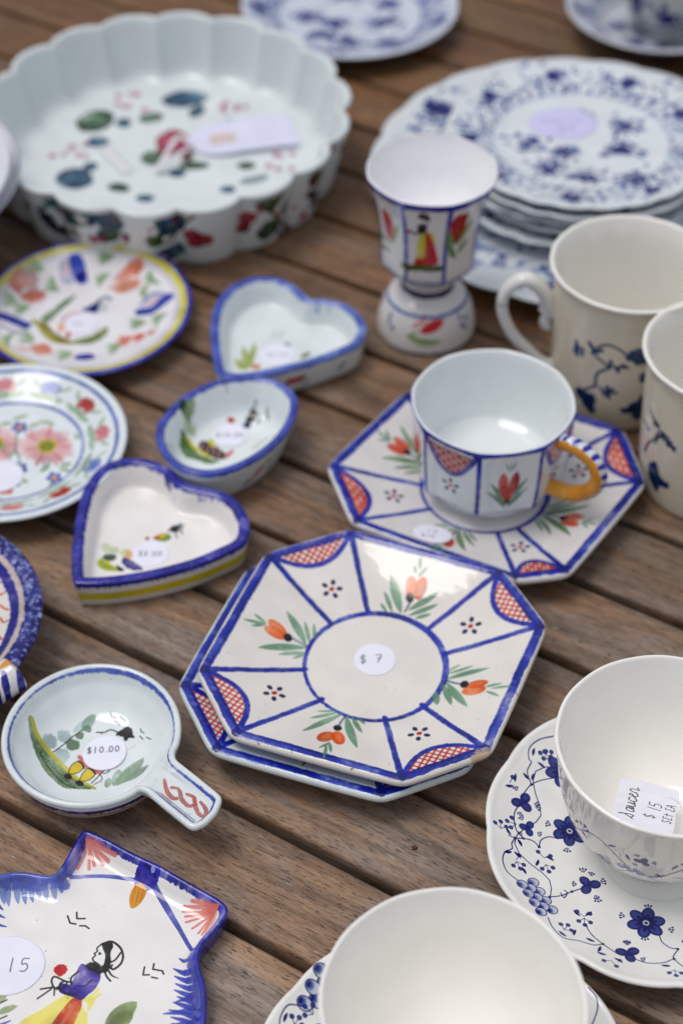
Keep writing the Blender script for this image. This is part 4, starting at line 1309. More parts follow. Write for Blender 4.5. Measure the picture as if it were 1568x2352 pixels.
def ps_h2(cs, L0, c):
    X = np.linspace(cs.x0, cs.x1, 120)
    cs.line([(x, 2.0) for x in X], 0.44, (44, 38, 148), var=0.5)
    for x in np.arange(cs.x0, cs.x1, 0.17): cs.leaf((x, 1.95), (x + rng.uniform(-0.05, 0.05), 1.72 - rng.uniform(0, 0.12)), rng.uniform(0.08, 0.16), (44, 38, 148), alpha=0.85)
    cs.line([(x, 0.92 + 0.02*math.sin(x)) for x in X], 0.62, (224, 205, 22), var=0.3, rough=0.04)
hd2, ch2, cvh2 = dish('heart_dish', 'cream heart dish with dark blue rim and a yellow stripe round its side', 'dish', h2, 2.1, 2.1, 0.55, paint_top=pt_h2, paint_side=ps_h2, base=(240, 237, 234), wall=0.64, group='heart shaped dishes')
p = at(347, 1272, 0.56) - ch2
sticker(hd2, p, 1.05, 0.56, 'x', lines=[('$8.00', (-0.72, -0.2), 0.42)], faint=0.7)
# ---- pale heart
h1 = [(500, 858), (489, 820), (483, 760), (488, 715), (505, 680), (535, 652), (568, 638), (612, 633), (650, 640), (685, 660), (712, 683), (748, 686), (790, 695), (820, 715), (840, 742), (840, 765), (824, 790), (790, 808), (748, 824), (696, 840), (619, 858), (545, 869)]
def pt_h1(cv, L0, c):
    rim_paint(cv, L0, 0.28, 0.60, (78, 98, 190), pale=(166, 182, 226))
    q = inset(L0, 0.28); n = len(q)
    for i in range(n):
        if q[i][0] < -2.6 or (q[i][0] < 0 and q[i][1] > 2.5): cv.dot(q[i], 0.14, (44, 52, 160), alpha=0.25)
    cv.C(376.3, 627.2, 0.32)
    for p0, p1, w in (((600, 680), (510, 620), 50), ((600, 680), (570, 530), 44), ((610, 680), (655, 500), 40), ((620, 670), (620, 570), 44), ((600, 690), (530, 660), 50)): cv.Lf(p0, p1, w, (156, 170, 90), alpha=0.8)
    cv.D((660, 672), 36, (196, 110, 84), 18); cv.D((885, 518), 22, (80, 96, 90), 18, alpha=0.8); cv.Lf((980, 610), (1050, 570), 36, (120, 132, 88))
    for x, y in ((780, 450), (830, 460), (800, 430), (850, 430)): cv.D((x, y), 8, (140, 150, 155))
def ps_h1(cs, L0, c):
    X = np.linspace(cs.x0, cs.x1, 120)
    cs.line([(x, 2.12) for x in X], 0.40, (92, 112, 200), var=0.6, rough=0.1)
    cs.crop = (0, 0, 1)
    a = side_of(cs, 675, 872, 1.0); b_ = side_of(cs, 785, 842, 1.0)
    for k in (-0.5, -0.15, 0.2, 0.55): cs.leaf(a + [k - 0.25, -0.25], a + [k + 0.35, 0.4], 0.26, (176, 48, 52))
    cs.leaf(a + [0.5, -0.4], a + [1.3, -0.1], 0.2, (140, 160, 120)); cs.leaf(a + [-0.6, -0.4], a + [-1.1, 0], 0.2, (140, 160, 120))
    for k in range(3): cs.dot(b_ + [0.16*k - 0.1, 0.2*k - 0.2], 0.13, (90, 100, 160))
hd1, ch1, cvh1 = dish('heart_dish', 'pale blue heart dish with a light blue rim, near the egg cup', 'dish', h1, 2.2, 2.2, 0.55, paint_top=pt_h1, paint_side=ps_h1, base=(226, 234, 235), wall=0.60, group='heart shaped dishes')
p = at(637, 815, 0.56) - ch1
sticker(hd1, p, 1.12, 0.56, 'x', lines=[('$8.00', (-0.7, -0.2), 0.42)], faint=0.4)
# ---- oval dish
ov = [(376, 952), (398, 926), (424, 905), (472, 880), (520, 866), (584, 861), (632, 871), (664, 889), (682, 912), (684, 938), (674, 968), (650, 1004), (607, 1042), (555, 1071), (504, 1087), (456, 1089), (408, 1074), (374, 1044), (358, 1008), (361, 975)]
def pt_ov(cv, L0, c):
    rim_paint(cv, L0, 0.25, 0.54, (64, 74, 176), pale=(150, 160, 220))
    cv.C(376.3, 627.2, 0.32)
    cv.D((165, 1125), 44, (44, 66, 40), 26, rough=0.2); cv.Lf((170, 1140), (230, 1080), 36, (140, 160, 110)); cv.D((190, 1160), 40, (120, 150, 90), 30, alpha=0.6, rough=0.2)
    cv.G([(110, 1180), (150, 1170), (200, 1240), (280, 1310), (390, 1350), (330, 1370), (220, 1340), (140, 1270)], (88, 114, 70), rough=0.1)
    cv.L([(170, 1200), (230, 1260), (320, 1310), (420, 1330)], 24, (206, 196, 60), alpha=0.85)
    cv.G([(250, 1230), (300, 1205), (430, 1285), (460, 1325), (370, 1335), (270, 1270)], (66, 36, 52), rough=0.05)
    for x in (280, 320, 360, 400): cv.L([(x, 1225 + (x-280)*0.4), (x - 10, 1270 + (x-280)*0.45)], 9, (214, 170, 180), alpha=0.8)
    cv.G([(315, 1195), (350, 1200), (370, 1260), (330, 1235)], (210, 196, 60)); cv.Lf((430, 1330), (500, 1270), 34, (196, 110, 110)); cv.D((300, 1300), 14, (220, 190, 60))
    cv.D((480, 1062), 26, (176, 50, 54), 16, rough=0.08)
    cv.G([(565, 1095), (600, 1060), (625, 1090), (600, 1118)], (24, 24, 80)); cv.D((630, 1040), 40, (38, 50, 54), 28, 0.6, rough=0.15); cv.L([(660, 1020), (690, 1050), (670, 1085)], 9, (60, 70, 74)); cv.L([(742, 1025), (748, 1065)], 9, (70, 84, 90))
    for x, y in ((440, 940), (505, 925), (560, 928), (455, 970)): cv.L([(x, y), (x + 6, y + 22)], 7, (110, 130, 130), alpha=0.7)
    cv.L([(800, 1100), (720, 1200), (640, 1260)], 12, (150, 166, 140), alpha=0.6)
def ps_ov(cs, L0, c):
    X = np.linspace(cs.x0, cs.x1, 100)
    cs.line([(x, 2.86) for x in X], 0.5, (64, 74, 176), var=0.5, rough=0.12)
    a = side_of(cs, 600, 1085, 1.3)
    cs.leaf(a + [-0.7, -0.35], a + [0.5, 0.4], 0.42, (186, 52, 44)); cs.leaf(a + [0.5, 0.4], a + [1.2, 0.5], 0.3, (120, 150, 100))
    for k in (-1.5, -1.0, 0.8, 1.4): cs.leaf(a + [k, -0.7], a + [k + 0.6, -0.1], 0.26, (104, 132, 92))
    cs.line([(x, 0.15) for x in X], 0.2, (170, 190, 200), var=0.4)
ovd, cov, cvo = dish('oval_dish', 'small oval dish with sponged blue rim, between the two heart dishes', 'dish', ov, 2.9, 2.9, 0.75, paint_top=pt_ov, paint_side=ps_ov, base=(226, 234, 235), wall=0.52, draft=0.75, floor_in=1.3)
p = at(528, 1001, 0.76) - cov
sticker(ovd, p, 1.05, 0.80, 'x', lines=[('$10.00', (-0.85, -0.18), 0.42)], faint=0.75)

# ------------------------------------------------------------------ little handled pan with the 10 dollar sticker
def pan():
    zr, fz = 2.9, 0.75
    cp = at(210, 1681, zr)
    r0 = 4.50
    hp = [at(*q, zr) - cp for q in ((401, 1722), (403, 1742), (453, 1781), (508, 1826), (511, 1836), (498, 1866), (472, 1892), (447, 1903), (436, 1900), (371, 1848), (333, 1815), (318, 1812))]
    a0, a1 = math.atan2(hp[0][1], hp[0][0]), math.atan2(hp[-1][1], hp[-1][0])
    arc = [(r0*math.cos(a), r0*1.02*math.sin(a)) for a in np.linspace(a0 + 0.04, a1 + 2*math.pi - 0.04, 60)]
    L0 = ccw(np.array(hp + arc[::-1]) if a1 > a0 else np.array(hp[::-1] + arc))
    L0 = resample(L0, 300)
    for _ in range(3): L0 = 0.5*L0 + 0.25*(np.roll(L0, 1, 0) + np.roll(L0, -1, 0))
    n = 300
    ang = np.arctan2(L0[:, 1], L0[:, 0])
    am = (a0 + a1)/2
    # on the handle the inner rings shrink to the bowl's mouth instead of following the handle
    rad = np.hypot(*L0.T)
    hmask = np.clip((rad - r0*1.03)/0.5, 0, 1)
    circ_ = lambda r: np.c_[np.cos(ang)*r, np.sin(ang)*r*1.02]
    rings, bands = [], []
    def add(l, z, b): rings.append(np.c_[l, z if np.ndim(z) else np.full(n, z)]); bands.append(b)
    sag = 0.25*np.clip((rad - r0)/4.5, 0, 1)*0          # handle stays level
    add(circ_(1.4), 0.0, 0); add(circ_(2.2), 0.0, 0); add(circ_(2.35), 0.12, 1); add(circ_(3.4), 0.55, 1); add(circ_(4.02), 1.30, 1); add(circ_(4.30), 1.95, 1)
    add(circ_(4.34), 2.25, 1)
    u = inset(L0, 0.16)
    mix = lambda a, b, m: a*(1 - m[:, None]) + b*m[:, None]
    add(mix(circ_(4.40), 0.5*(u + circ_(4.4)), hmask), 2.38, 0)
    add(mix(u, inset(L0, 0.10), hmask), 2.50 + 0*sag, 0); add(L0, 2.64, 0); add(L0, 2.80, 0); add(inset(L0, 0.07), 2.90, 0); add(inset(L0, 0.18), 2.92, 0); add(inset(L0, 0.28), 2.86, 0)
    i2 = inset(L0, 0.42)
    add(i2, 2.70 - 0.02*hmask, 0)
    i3 = inset(L0, 0.62)
    add(mix(circ_(3.98), i3, hmask), 2.35 + 0.22*hmask, 0)
    add(mix(circ_(3.86), 0.45*i3 + 0.55*circ_(3.9), hmask), 2.05 + 0.45*hmask, 0)
    add(circ_(3.72), 1.95 + 0.28*hmask, 0)
    for r, z in ((3.4, 1.45), (2.9, 1.05), (2.2, 0.82), (1.4, 0.76), (0.7, 0.75), (0.1, 0.75)): add(circ_(r), z, 0)
    X0, Y0 = L0.min(axis=0) - 0.3; X1, Y1 = L0.max(axis=0) + 0.3
    def zf(x, y):
        r = math.hypot(x, y)
        return float(np.interp(r, [0, 1.4, 2.2, 2.9, 3.4, 3.7, 4.0, 4.6, 9], [0.75, 0.76, 0.82, 1.05, 1.45, 1.95, 2.4, 2.6, 2.6]))
    cv = Canvas(X0, Y0, X1, Y1, 64, (226, 234, 235), ploc(cp, zf))
    q = inset(L0, 0.37); q = np.vstack([q, q[:1]])
    cv.line(q[:], list(0.06 + 0.055*(1 + np.sin(np.linspace(0, 17, 40)))), (70, 84, 180), var=0.6, rough=0.03, alpha=0.9)
    cv.sponge(q, 0.10, (70, 84, 180), 16, 0.02, 0.6, 0.5)
    cv.C(0, 1599.4, 0.24)
    hill = [(290, 250), (330, 262), (365, 350), (430, 460), (520, 580), (640, 710), (740, 790), (860, 860), (900, 885), (700, 885), (600, 868), (500, 790), (410, 680), (350, 560), (305, 420), (285, 320)]
    for c_, r_ in (((480, 430), 66), ((615, 388), 62), ((588, 572), 76)): cv.D(c_, r_, (160, 184, 186), r_*0.95, alpha=0.85, rough=0.12, var=0.7)
    cv.Lf((700, 340), (900, 200), 70, (168, 192, 196), alpha=0.7); cv.Lf((800, 330), (905, 180), 88, (130, 156, 142), 0.1, alpha=0.85)
    for c_, r_ in (((700, 465), 64), ((765, 378), 42), ((838, 312), 40)): cv.D(c_, r_, (96, 124, 96), r_*0.8, -0.3, alpha=0.92, rough=0.05)
    cv.L([(510, 535), (620, 455), (700, 385), (795, 320)], 11, (30, 34, 38))
    cv.G(hill, (100, 126, 92), rough=0.05, var=0.7)
    cv.L([(320, 270), (350, 350), (440, 490), (560, 620), (660, 720), (760, 800), (910, 882)], [30, 40, 42, 44, 36, 24], (196, 188, 70), alpha=0.9, var=0.4)
    cv.L([(385, 540), (440, 640), (520, 745), (610, 830), (720, 880)], 8, (44, 54, 44))
    for i in range(16):
        t = i/15; x, y = 385 + 335*t, 540 + 340*t**0.85
        cv.L([(x, y), (x + 16, y - 10 + 4*(i % 3))], 7, (44, 54, 44))
    cv.L([(770, 580), (800, 640), (850, 680), (960, 735)], [40, 52, 34], (204, 92, 92), alpha=0.85, rough=0.1)
    cv.L([(905, 730), (985, 715)], 26, (204, 92, 92), alpha=0.7)
    for poly_ in ([(665, 705), (690, 655), (755, 622), (800, 672), (760, 725), (700, 742), (662, 738)], [(768, 790), (800, 725), (850, 692), (908, 745), (860, 798), (800, 812), (765, 806)]):
        cv.G(poly_, (222, 194, 66), var=0.3); cv.L(poly_, 8, (26, 28, 34), closed=True)
    cv.L([(750, 620), (790, 650), (805, 690)], 14, (26, 28, 34)); cv.L([(850, 690), (890, 705), (915, 742)], 14, (26, 28, 34))
    cv.D((652, 768), 40, (24, 26, 30), 26, -0.35); cv.D((762, 832), 44, (34, 38, 42), 24, -0.35)
    cv.L([(875, 832), (930, 780), (985, 720), (1030, 695), (1045, 720), (1000, 738), (975, 730)], 9, (26, 28, 34)); cv.L([(965, 750), (975, 800), (900, 845)], 7, (50, 54, 58))
    cv.G([(1110, 370), (1150, 330), (1210, 292), (1262, 310), (1272, 365), (1290, 395), (1230, 400), (1180, 392)], (34, 36, 42), rough=0.05); cv.D((1205, 405), 22, (34, 36, 42), 22)
    cv.L([(925, 345), (1000, 345), (1062, 320), (1130, 345)], 12, (34, 36, 42)); cv.L([(970, 358), (1040, 325)], 7, (34, 36, 42))
    for p0 in (((1055, 150), (1070, 195), (1108, 208)), ((1150, 192), (1200, 235)), ((1100, 235), (1150, 275)), ((1345, 308), (1352, 340), (1380, 350)), ((1338, 380), (1368, 412)), ((1402, 392), (1442, 410))): cv.L(list(p0), 8, (40, 44, 50), sm=False)
    for p0, p1, w in (((1020, 870), (1045, 785), 62), ((1090, 850), (1140, 705), 84), ((1090, 850), (1370, 595), 120), ((1180, 820), (1415, 660), 74), ((1120, 850), (1240, 690), 80)): cv.Lf(p0, p1, w, (138, 162, 138), -0.06, alpha=0.85, var=0.7)
    cv.L([(1225, 510), (1270, 490), (1300, 465)], 6, (200, 120, 110), alpha=0.6)
    # red rope scroll on the handle; crop 600,2400
    cv.C(376.3, 1505.3, 0.32)
    for pts in ([(0, 870), (20, 960), (60, 1015), (95, 1020)], [(55, 935), (105, 955), (130, 1030), (175, 1075), (210, 1070)], [(165, 990), (215, 1015), (225, 1075), (245, 1130), (290, 1165)], [(262, 1048), (300, 1100), (305, 1150), (290, 1165)], [(225, 1070), (215, 1010)]):
        cv.L(pts, [20, 30, 24], (196, 104, 98), alpha=0.85, var=0.6, rough=0.03)
    cs = Canvas(-math.pi*4, 0, math.pi*4, 3.2, 40, (230, 230, 226), None, wrap=2*math.pi*4)
    X = np.linspace(cs.x0, cs.x1, 90)
    cs.line([(x, 2.10 + 0.05*math.sin(x*0.7)) for x in X], 0.36, (46, 48, 118), var=0.8, rough=0.12)
    cs.line([(x, 1.70) for x in X], 0.26, (212, 136, 48), var=0.4, rough=0.04)
    o = loft('handled_pan', rings, bands[1:], [glaze('pan_glaze', cv, rough=0.07), glaze('pan_side_glaze', cs, rough=0.08)], None, top=cv, side=cs)
    o.location = (cp[0]*CM, cp[1]*CM, 0)
    o['label'] = 'small round pan shaped dish with flat handle, red scroll and 10.00 dollar sticker'
    o['category'] = 'dish'
    p = at(240, 1725.5, 0.95) - cp
    sticker(o, p, 1.12, 0.80, 'x', lines=[('$10.00', (-0.92, -0.02), 0.42)], tilt=(0.05, -0.02), ang=0.05)
pan()

# ------------------------------------------------------------------ fan shaped dish, bottom left
fan = [(0, 2007), (27, 2001), (54, 2000), (83, 2005), (100, 2009), (112, 2010), (124, 2008), (133, 2001), (151, 1973), (173, 1933), (188, 1907), (197, 1903), (252, 1928), (310, 1960), (360, 1982), (432, 2023), (504, 2064), (524, 2080), (523, 2100), (497, 2135), (466, 2168), (455, 2194), (462, 2228), (473, 2264),
       (476, 2310), (472, 2360), (455, 2410), (420, 2460), (370, 2500), (300, 2535), (220, 2552), (140, 2545), (60, 2520), (-10, 2475), (-60, 2410), (-95, 2330), (-110, 2240), (-105, 2150), (-80, 2080), (-45, 2030)]
def pt_fan(cv, L0, c):
    q = inset(L0, 0.16); q = np.vstack([q, q[:1]])
    cv.line(q, 0.52, (64, 66, 172), var=0.9, rough=0.06)
    cv.line(np.vstack([inset(L0, 0.02), inset(L0, 0.02)[:1]]), 0.2, (40, 34, 140), var=0.6)
    cv.C(0, 1850.2, 0.36)
    # knot, ribs of the fan
    cv.L([(410, 410), (550, 435), (700, 450), (870, 458)], 24, (92, 100, 192), var=0.6)
    cv.L([(980, 490), (1030, 590), (1090, 700), (1150, 800), (1225, 895)], [34, 36, 34, 26, 22], (84, 92, 184), var=0.7)
    cv.D((940, 425), 88, (66, 62, 168), 72, 0.5, rough=0.05); cv.L([(925, 370), (960, 400), (990, 440)], 14, (30, 26, 110)); cv.D((975, 400), 14, (160, 170, 220)); cv.L([(870, 400), (900, 470), (960, 490)], 10, (40, 36, 130), alpha=0.6)
    for i, (x, y) in enumerate(((488, 358), (565, 385), (600, 372), (655, 360), (688, 330), (735, 302))): cv.L([(555 + i*9, 205 + i*4), (0.45*x + 0.55*565, 0.45*y + 0.55*215), (x, y)], [14, 16, 20], (226, 130, 120), alpha=0.85)
    cv.L([(560, 200), (640, 240), (730, 300)], [30, 24, 10], (226, 130, 120), alpha=0.6)
    for x, y in ((1220, 590), (1172, 618), (1165, 668), (1180, 705), (1185, 745), (1225, 780), (1262, 790), (1285, 790)): cv.L([(1385, 635), (0.5*x + 695, 0.5*y + 320), (x, y)], [18, 16, 14], (226, 118, 106), alpha=0.85)
    cv.G([(1385, 635), (1290, 585), (1240, 585), (1330, 650), (1300, 780), (1350, 740)], (226, 128, 118), alpha=0.5)
    cv.G([(895, 475), (930, 520), (925, 580), (880, 640), (835, 655), (825, 590), (850, 520)], (232, 154, 34), var=0.5)
    for k in (850, 880, 905): cv.L([(k + 15, 510), (k, 570), (k - 10, 620)], 7, (206, 120, 20), alpha=0.7)
    # drips of blue along both scalloped sides
    for x, y, l_ in ((10, 500, 120), (40, 500, 140), (100, 500, 120), (145, 490, 130), (190, 480, 120), (235, 480, 85), (280, 480, 100), (335, 470, 115), (375, 470, 60)):
        cv.L([(x, y - 60), (x + 8, y + l_*0.5), (x + 18, y + l_)], [44, 34, 8], (116, 140, 206), alpha=0.85)
    cv.L([(0, 470), (150, 455), (300, 470), (400, 460)], 70, (96, 106, 196), alpha=0.8, var=0.8, rough=0.1)
    cv.L([(1250, 920), (1240, 1000), (1275, 1100), (1290, 1200), (1290, 1400)], 80, (78, 80, 178), alpha=0.85, var=0.9, rough=0.1)
    for x, y, l_ in ((1140, 960, 90), (1105, 1035, 110), (1112, 1082, 110), (1118, 1130, 120), (1112, 1175, 120), (1130, 1215, 110), (1105, 1255, 120), (1078, 1305, 150), (1090, 1350, 140), (1100, 1390, 130)):
        cv.L([(x + l_ + 30, y + 14), (x + l_*0.5, y + 8), (x, y)], [40, 28, 8], (66, 74, 176), alpha=0.9)
    cv.crop = (0, 0, 1)
    for k in range(60):                    # drips on the part that runs out of the picture
        i = int(len(L0)*k/60)
        p_ = inset(L0, 0.4)[i]; m_ = inset(L0, 1.4 + 0.3*(k % 3))[i]
        if p_[1] < -2.2 or p_[0] < -5.2: cv.line([p_, m_], [0.5, 0.3, 0.06], (70, 78, 176), alpha=0.85)
    cv.C(0, 1850.2, 0.36)
    K = (34, 36, 34)
    for pts in ([(432, 705), (448, 750), (485, 757)], [(490, 682), (492, 722), (543, 722)], [(510, 768), (545, 768), (568, 785)], [(922, 1030), (912, 1082), (952, 1080)], [(982, 1010), (975, 1045), (1035, 1055), (1043, 1076)], [(967, 1095), (1003, 1103)]): cv.L(pts, 10, K, sm=False)
    # figure: white cap, navy bodice, yellow apron, red skirt
    cv.G([(470, 1195), (540, 1240), (520, 1260), (560, 1320), (640, 1180), (600, 1230), (560, 1240), (530, 1500), (250, 1500), (120, 1400), (250, 1310), (380, 1230)], (240, 226, 84), alpha=0.8, var=0.4)
    cv.L([(540, 1240), (590, 1210), (630, 1170)], 16, (240, 226, 84), alpha=0.7); cv.L([(545, 1250), (600, 1225), (645, 1205)], 14, (240, 226, 84), alpha=0.7)
    cv.G([(465, 1230), (520, 1240), (515, 1300), (470, 1400), (440, 1500), (270, 1500), (340, 1380), (400, 1300)], (198, 62, 46), alpha=0.92, var=0.8)
    cv.L([(480, 1260), (430, 1340), (380, 1420)], 22, (224, 130, 118), alpha=0.6)
    cv.G([(510, 1020), (545, 1015), (640, 1075), (615, 1160), (560, 1210), (520, 1242), (470, 1225), (380, 1190), (390, 1135), (450, 1140), (480, 1080)], (62, 48, 144), var=0.7)
    cv.L([(500, 1060), (455, 1100), (458, 1140)], 12, K); cv.L([(490, 1150), (540, 1150), (590, 1110)], 8, (30, 30, 90)); cv.L([(365, 1160), (410, 1195), (490, 1210)], 12, K)
    cv.L([(455, 1130), (410, 1118), (350, 1092), (330, 1120), (345, 1160), (370, 1170), (390, 1130), (430, 1125), (400, 1165), (375, 1165)], 11, K); cv.L([(345, 1158), (260, 1172)], 11, K, sm=False); cv.L([(330, 1170), (240, 1232)], 10, K, sm=False); cv.L([(348, 1165), (346, 1212)], 9, K, sm=False)
    cv.D((387, 1048), 42, (196, 44, 36), 34, rough=0.06)
    cv.L([(655, 880), (620, 910), (622, 930), (602, 945), (610, 955), (592, 975), (600, 995), (625, 1010), (628, 1025)], 9, K); cv.D((637, 945), 9, K)
    cv.G([(655, 878), (708, 870), (722, 900), (705, 940), (708, 1000), (690, 1040), (660, 1035), (672, 960), (655, 910)], (44, 48, 54), var=0.3)
    cv.L([(650, 885), (710, 868), (765, 905), (785, 960), (770, 1010), (725, 1045), (705, 1030), (715, 1020)], 13, (30, 34, 26)); cv.L([(770, 940), (735, 985), (695, 1005)], 11, (34, 38, 30))
    cv.G([(545, 1030), (580, 1000), (650, 1020), (700, 1025), (695, 1050), (640, 1075), (600, 1060)], (44, 48, 54), rough=0.08)
    cv.L([(665, 1050), (680, 1090), (705, 1120)], 11, (44, 48, 54)); cv.L([(690, 1050), (715, 1085), (755, 1103)], [12, 10, 4], (44, 48, 54))
    for p0, p1, w in (((0, 1260), (60, 1120), 60), ((-20, 1330), (110, 1280), 44), ((680, 1420), (865, 1260), 110), ((700, 1440), (840, 1320), 100)): cv.Lf(p0, p1, w, (132, 152, 96), 0.05, alpha=0.9, var=0.7)
    cv.L([(0, 1262), (45, 1240)], 9, K, sm=False); cv.L([(0, 1362), (45, 1342)], 9, K, sm=False)
def ps_fan(cs, L0, c):
    cs.a[:] = np.array((52, 44, 150), np.float32)/255*(0.85 + 0.5*cs.nl[..., None])
fd, cf, cvf = dish('fan_dish', 'cream fan shaped dish with blue edge, orange tassel and painted figure with black hair', 'dish', fan, 1.5, 1.5, 0.7, n=300, wall=0.30, floor_in=1.1, draft=0.15, paint_top=pt_fan, paint_side=ps_fan, base=(242, 239, 236), res=60, rough=0.07, sharp=True)
# small crease ring of the real knot
p = at(18, 2217, 0.75) - cf
sticker(fd, p, 1.72, 0.72, 'x', lines=[('15', (-0.05, -0.33), 0.78)], ry=1.55, name='price_sticker')

# ------------------------------------------------------------------ sponged bowl with lug handle, left edge
def lug_bowl():
    c = np.array([-23.7, 63.45])
    r = 7.75
    cv = Canvas(-8.2, -8.2, 8.2, 8.2, 50, (226, 220, 214), ploc(c, lambda x, y: 2.7 if math.hypot(x, y) < 6.3 else 3.1))
    ringp = lambda q: [(math.cos(a)*q, math.sin(a)*q) for a in np.linspace(0, 2*np.pi, 120)]
    cv.line(ringp(7.35), 1.15, (30, 36, 124), var=0.4, rough=0.1)
    cv.sponge(ringp(7.4), 0.9, (22, 26, 100), 40, 0.12, 1.0, 0.7); cv.sponge(ringp(7.3), 0.9, (170, 188, 226), 20, 0.10, 1.0, 0.75)
    cv.line(ringp(6.62), 0.26, (206, 186, 178), var=0.3)
    cv.line(ringp(6.2), 0.52, (38, 40, 136), var=0.6, rough=0.06)
    for i in range(34):
        a = i*2*math.pi/34
        d = np.array([math.cos(a), math.sin(a)]); t = np.array([-d[1], d[0]])
        s_ = 1 if i % 2 else -1
        cv.line(curve([d*5.15 + t*0.25*s_, d*5.35 + t*0.45, d*5.6 + t*0.1, d*5.85 - t*0.15*s_], 6), 0.12, (206, 92, 66), var=0.5)
    cv.line(ringp(4.3), 0.10, BLUE2); tulip(cv, (0, -2.2), (0, 1), s=1.3, col=RED)
    cs = Canvas(-math.pi*6, 0, math.pi*6, 3.4, 36, (30, 36, 122), None, wrap=2*math.pi*6)
    for z in (2.9, 2.4, 1.8, 1.2, 0.6): cs.sponge([(x, z) for x in np.linspace(cs.x0, cs.x1, 60)], 0.5, (150, 168, 216), 9, 0.10, 1.0, 0.7); cs.sponge([(x, z) for x in np.linspace(cs.x0, cs.x1, 60)], 0.5, (18, 20, 84), 14, 0.14, 1.0, 0.7)
    th_ = thing('lug_bowl', 'dark blue sponged bowl with orange squiggles and striped lug handle at left edge', 'bowl', (c[0], c[1], 0))
    revolve('bowl_body', [(3.8, 0, 0), (4.6, 0, 0), (4.8, 0.15, 1), (5.4, 0.7, 1), (6.6, 1.5, 1), (7.35, 2.3, 1), (7.7, 2.85, 1), (7.74, 3.1, 0), (7.5, 3.26, 0), (7.1, 3.25, 0), (6.8, 3.1, 0), (6.5, 2.95, 0), (6.2, 2.75, 0), (5.5, 2.5, 0), (4.5, 2.3, 0), (2.5, 2.2, 0), (0, 2.2, 0)],
            [glaze('lug_bowl_glaze', cv, rough=0.08), glaze('lug_bowl_side', cs, rough=0.08)], th_, top=cv, side=cs)
    # rolled lug handle
    pts = [np.r_[at(x, y, z) - c, z] for x, y, z in ((-70, 1612, 2.7), (-30, 1590, 2.8), (2, 1570, 2.95), (28, 1552, 3.1), (44, 1540, 3.2))]
    pts = curve(pts, 8)
    n, m, V, Fc = 22, len(pts), [], []
    for i in range(m):
        t = pts[min(i+1, m-1)] - pts[max(i-1, 0)]; t /= np.linalg.norm(t)
        a = np.cross(t, (0, 0, 1)); a /= np.linalg.norm(a); b_ = np.cross(a, t)
        e = 1.0 if i < m - 5 else math.sqrt(max(0.02, 1 - ((i - (m - 6))/5.2)**2))
        for j in range(n):
            q = 2*math.pi*j/n
            V.append(tuple(pts[i] + e*(0.98*math.cos(q)*a + 0.92*math.sin(q)*b_)))
    for i in range(m - 1):
        for j in range(n):
            k = (j + 1) % n; Fc.append((i*n + j, i*n + k, (i+1)*n + k, (i+1)*n + j))
    Fc.append(tuple(range(n - 1, -1, -1))); Fc.append(tuple((m-1)*n + j for j in range(n)))
    W = np.array([v[:2] for v in V])
    x0, y0 = W.min(axis=0) - 0.1; x1, y1 = W.max(axis=0) + 0.1
    ch = Canvas(x0, y0, x1, y1, 60, (226, 224, 222), ploc(c, lambda x, y: 3.7))
    ch.C(0, 1191.7, 0.2)
    ch.G([(-200, 1830), (-100, 1780), (0, 1720), (90, 1640), (170, 1600), (235, 1625), (235, 1700), (120, 1730), (0, 1770), (-150, 1880)], (216, 132, 40), var=0.6)
    for x, y, a_ in ((300, 1680, 0), (225, 1790, 0), (50, 1830, 0), (-60, 1900, 0), (-160, 1960, 0)): ch.L([(x, y - 30), (x + 15, y + 60), (x + 30, y + 160)], [50, 74, 20], (40, 50, 140), var=0.5)
    uv = [((V[v][0] - x0)/(x1 - x0), (V[v][1] - y0)/(y1 - y0)) for f in Fc for v in f]
    mesh('handle', V, Fc, glaze('lug_handle_paint', ch, rough=0.07), th_, uvs=uv, label='white lug handle with blue bars and orange streak')
    for s_ in (-1,):
        pass
lug_bowl()

# ------------------------------------------------------------------ round plates on the left
def round_plate(name, label, c, r, zr, zc, paint, base, ysc=1.0, foot=0.5, group=None, side=None, mod=None, cat='plate', z0=0.0, well=0.66, canvas=True, mats=None, res=44, thick=0.34, rough=0.10):
    zf_r = lambda q: float(np.interp(q/r, [0, well - 0.08, well + 0.04, 0.93, 0.98, 1.0], [zc, zc + 0.02, zc + (zr - zc)*0.32, zr - 0.10, zr, zr - 0.04])) + z0
    pts = [(r*foot*0.9, 0.0, 0), (r*foot, 0.0, 0), (r*foot*1.03, 0.1, 0), (r*(foot + 0.06), max(0.25, zc - thick), 0), (r*(well + 0.05), zc + (zr - zc)*0.32 - thick, 0), (r*0.93, zr - 0.10 - thick, 0), (r*0.99, zr - 0.22, 0), (r*1.0, zr - 0.08, 0),
           (r*0.985, zr, 0), (r*0.96, zr - 0.03, 0), (r*0.90, zr - 0.16, 0), (r*(well + 0.05), zc + (zr - zc)*0.34, 0), (r*(well - 0.02), zc + 0.12, 0), (r*(well - 0.10), zc, 0), (r*0.3, zc, 0), (0, zc, 0)]
    if mats is None:
        cv = Canvas(-r - 0.3, -r*ysc - 0.3, r + 0.3, r*ysc + 0.3, res, base, ploc(np.array(c), lambda x, y: zf_r(math.hypot(x, y/ysc))))
        paint(cv, r)
        mats = ([glaze(name + '_glaze', cv, rough=rough)], cv)
    o = revolve(name, pts, mats[0], None, top=mats[1], ysc=ysc, mod=mod, n=3)
    o.location = (c[0]*CM, c[1]*CM, z0*CM)
    o['label'] = label; o['category'] = cat
    if group: o['group'] = group
    return o, mats
cring = lambda q, ysc=1.0, n=120: [(math.cos(a)*q, math.sin(a)*q*ysc) for a in np.linspace(0, 2*np.pi, n)]
YS = 7.27/6.9
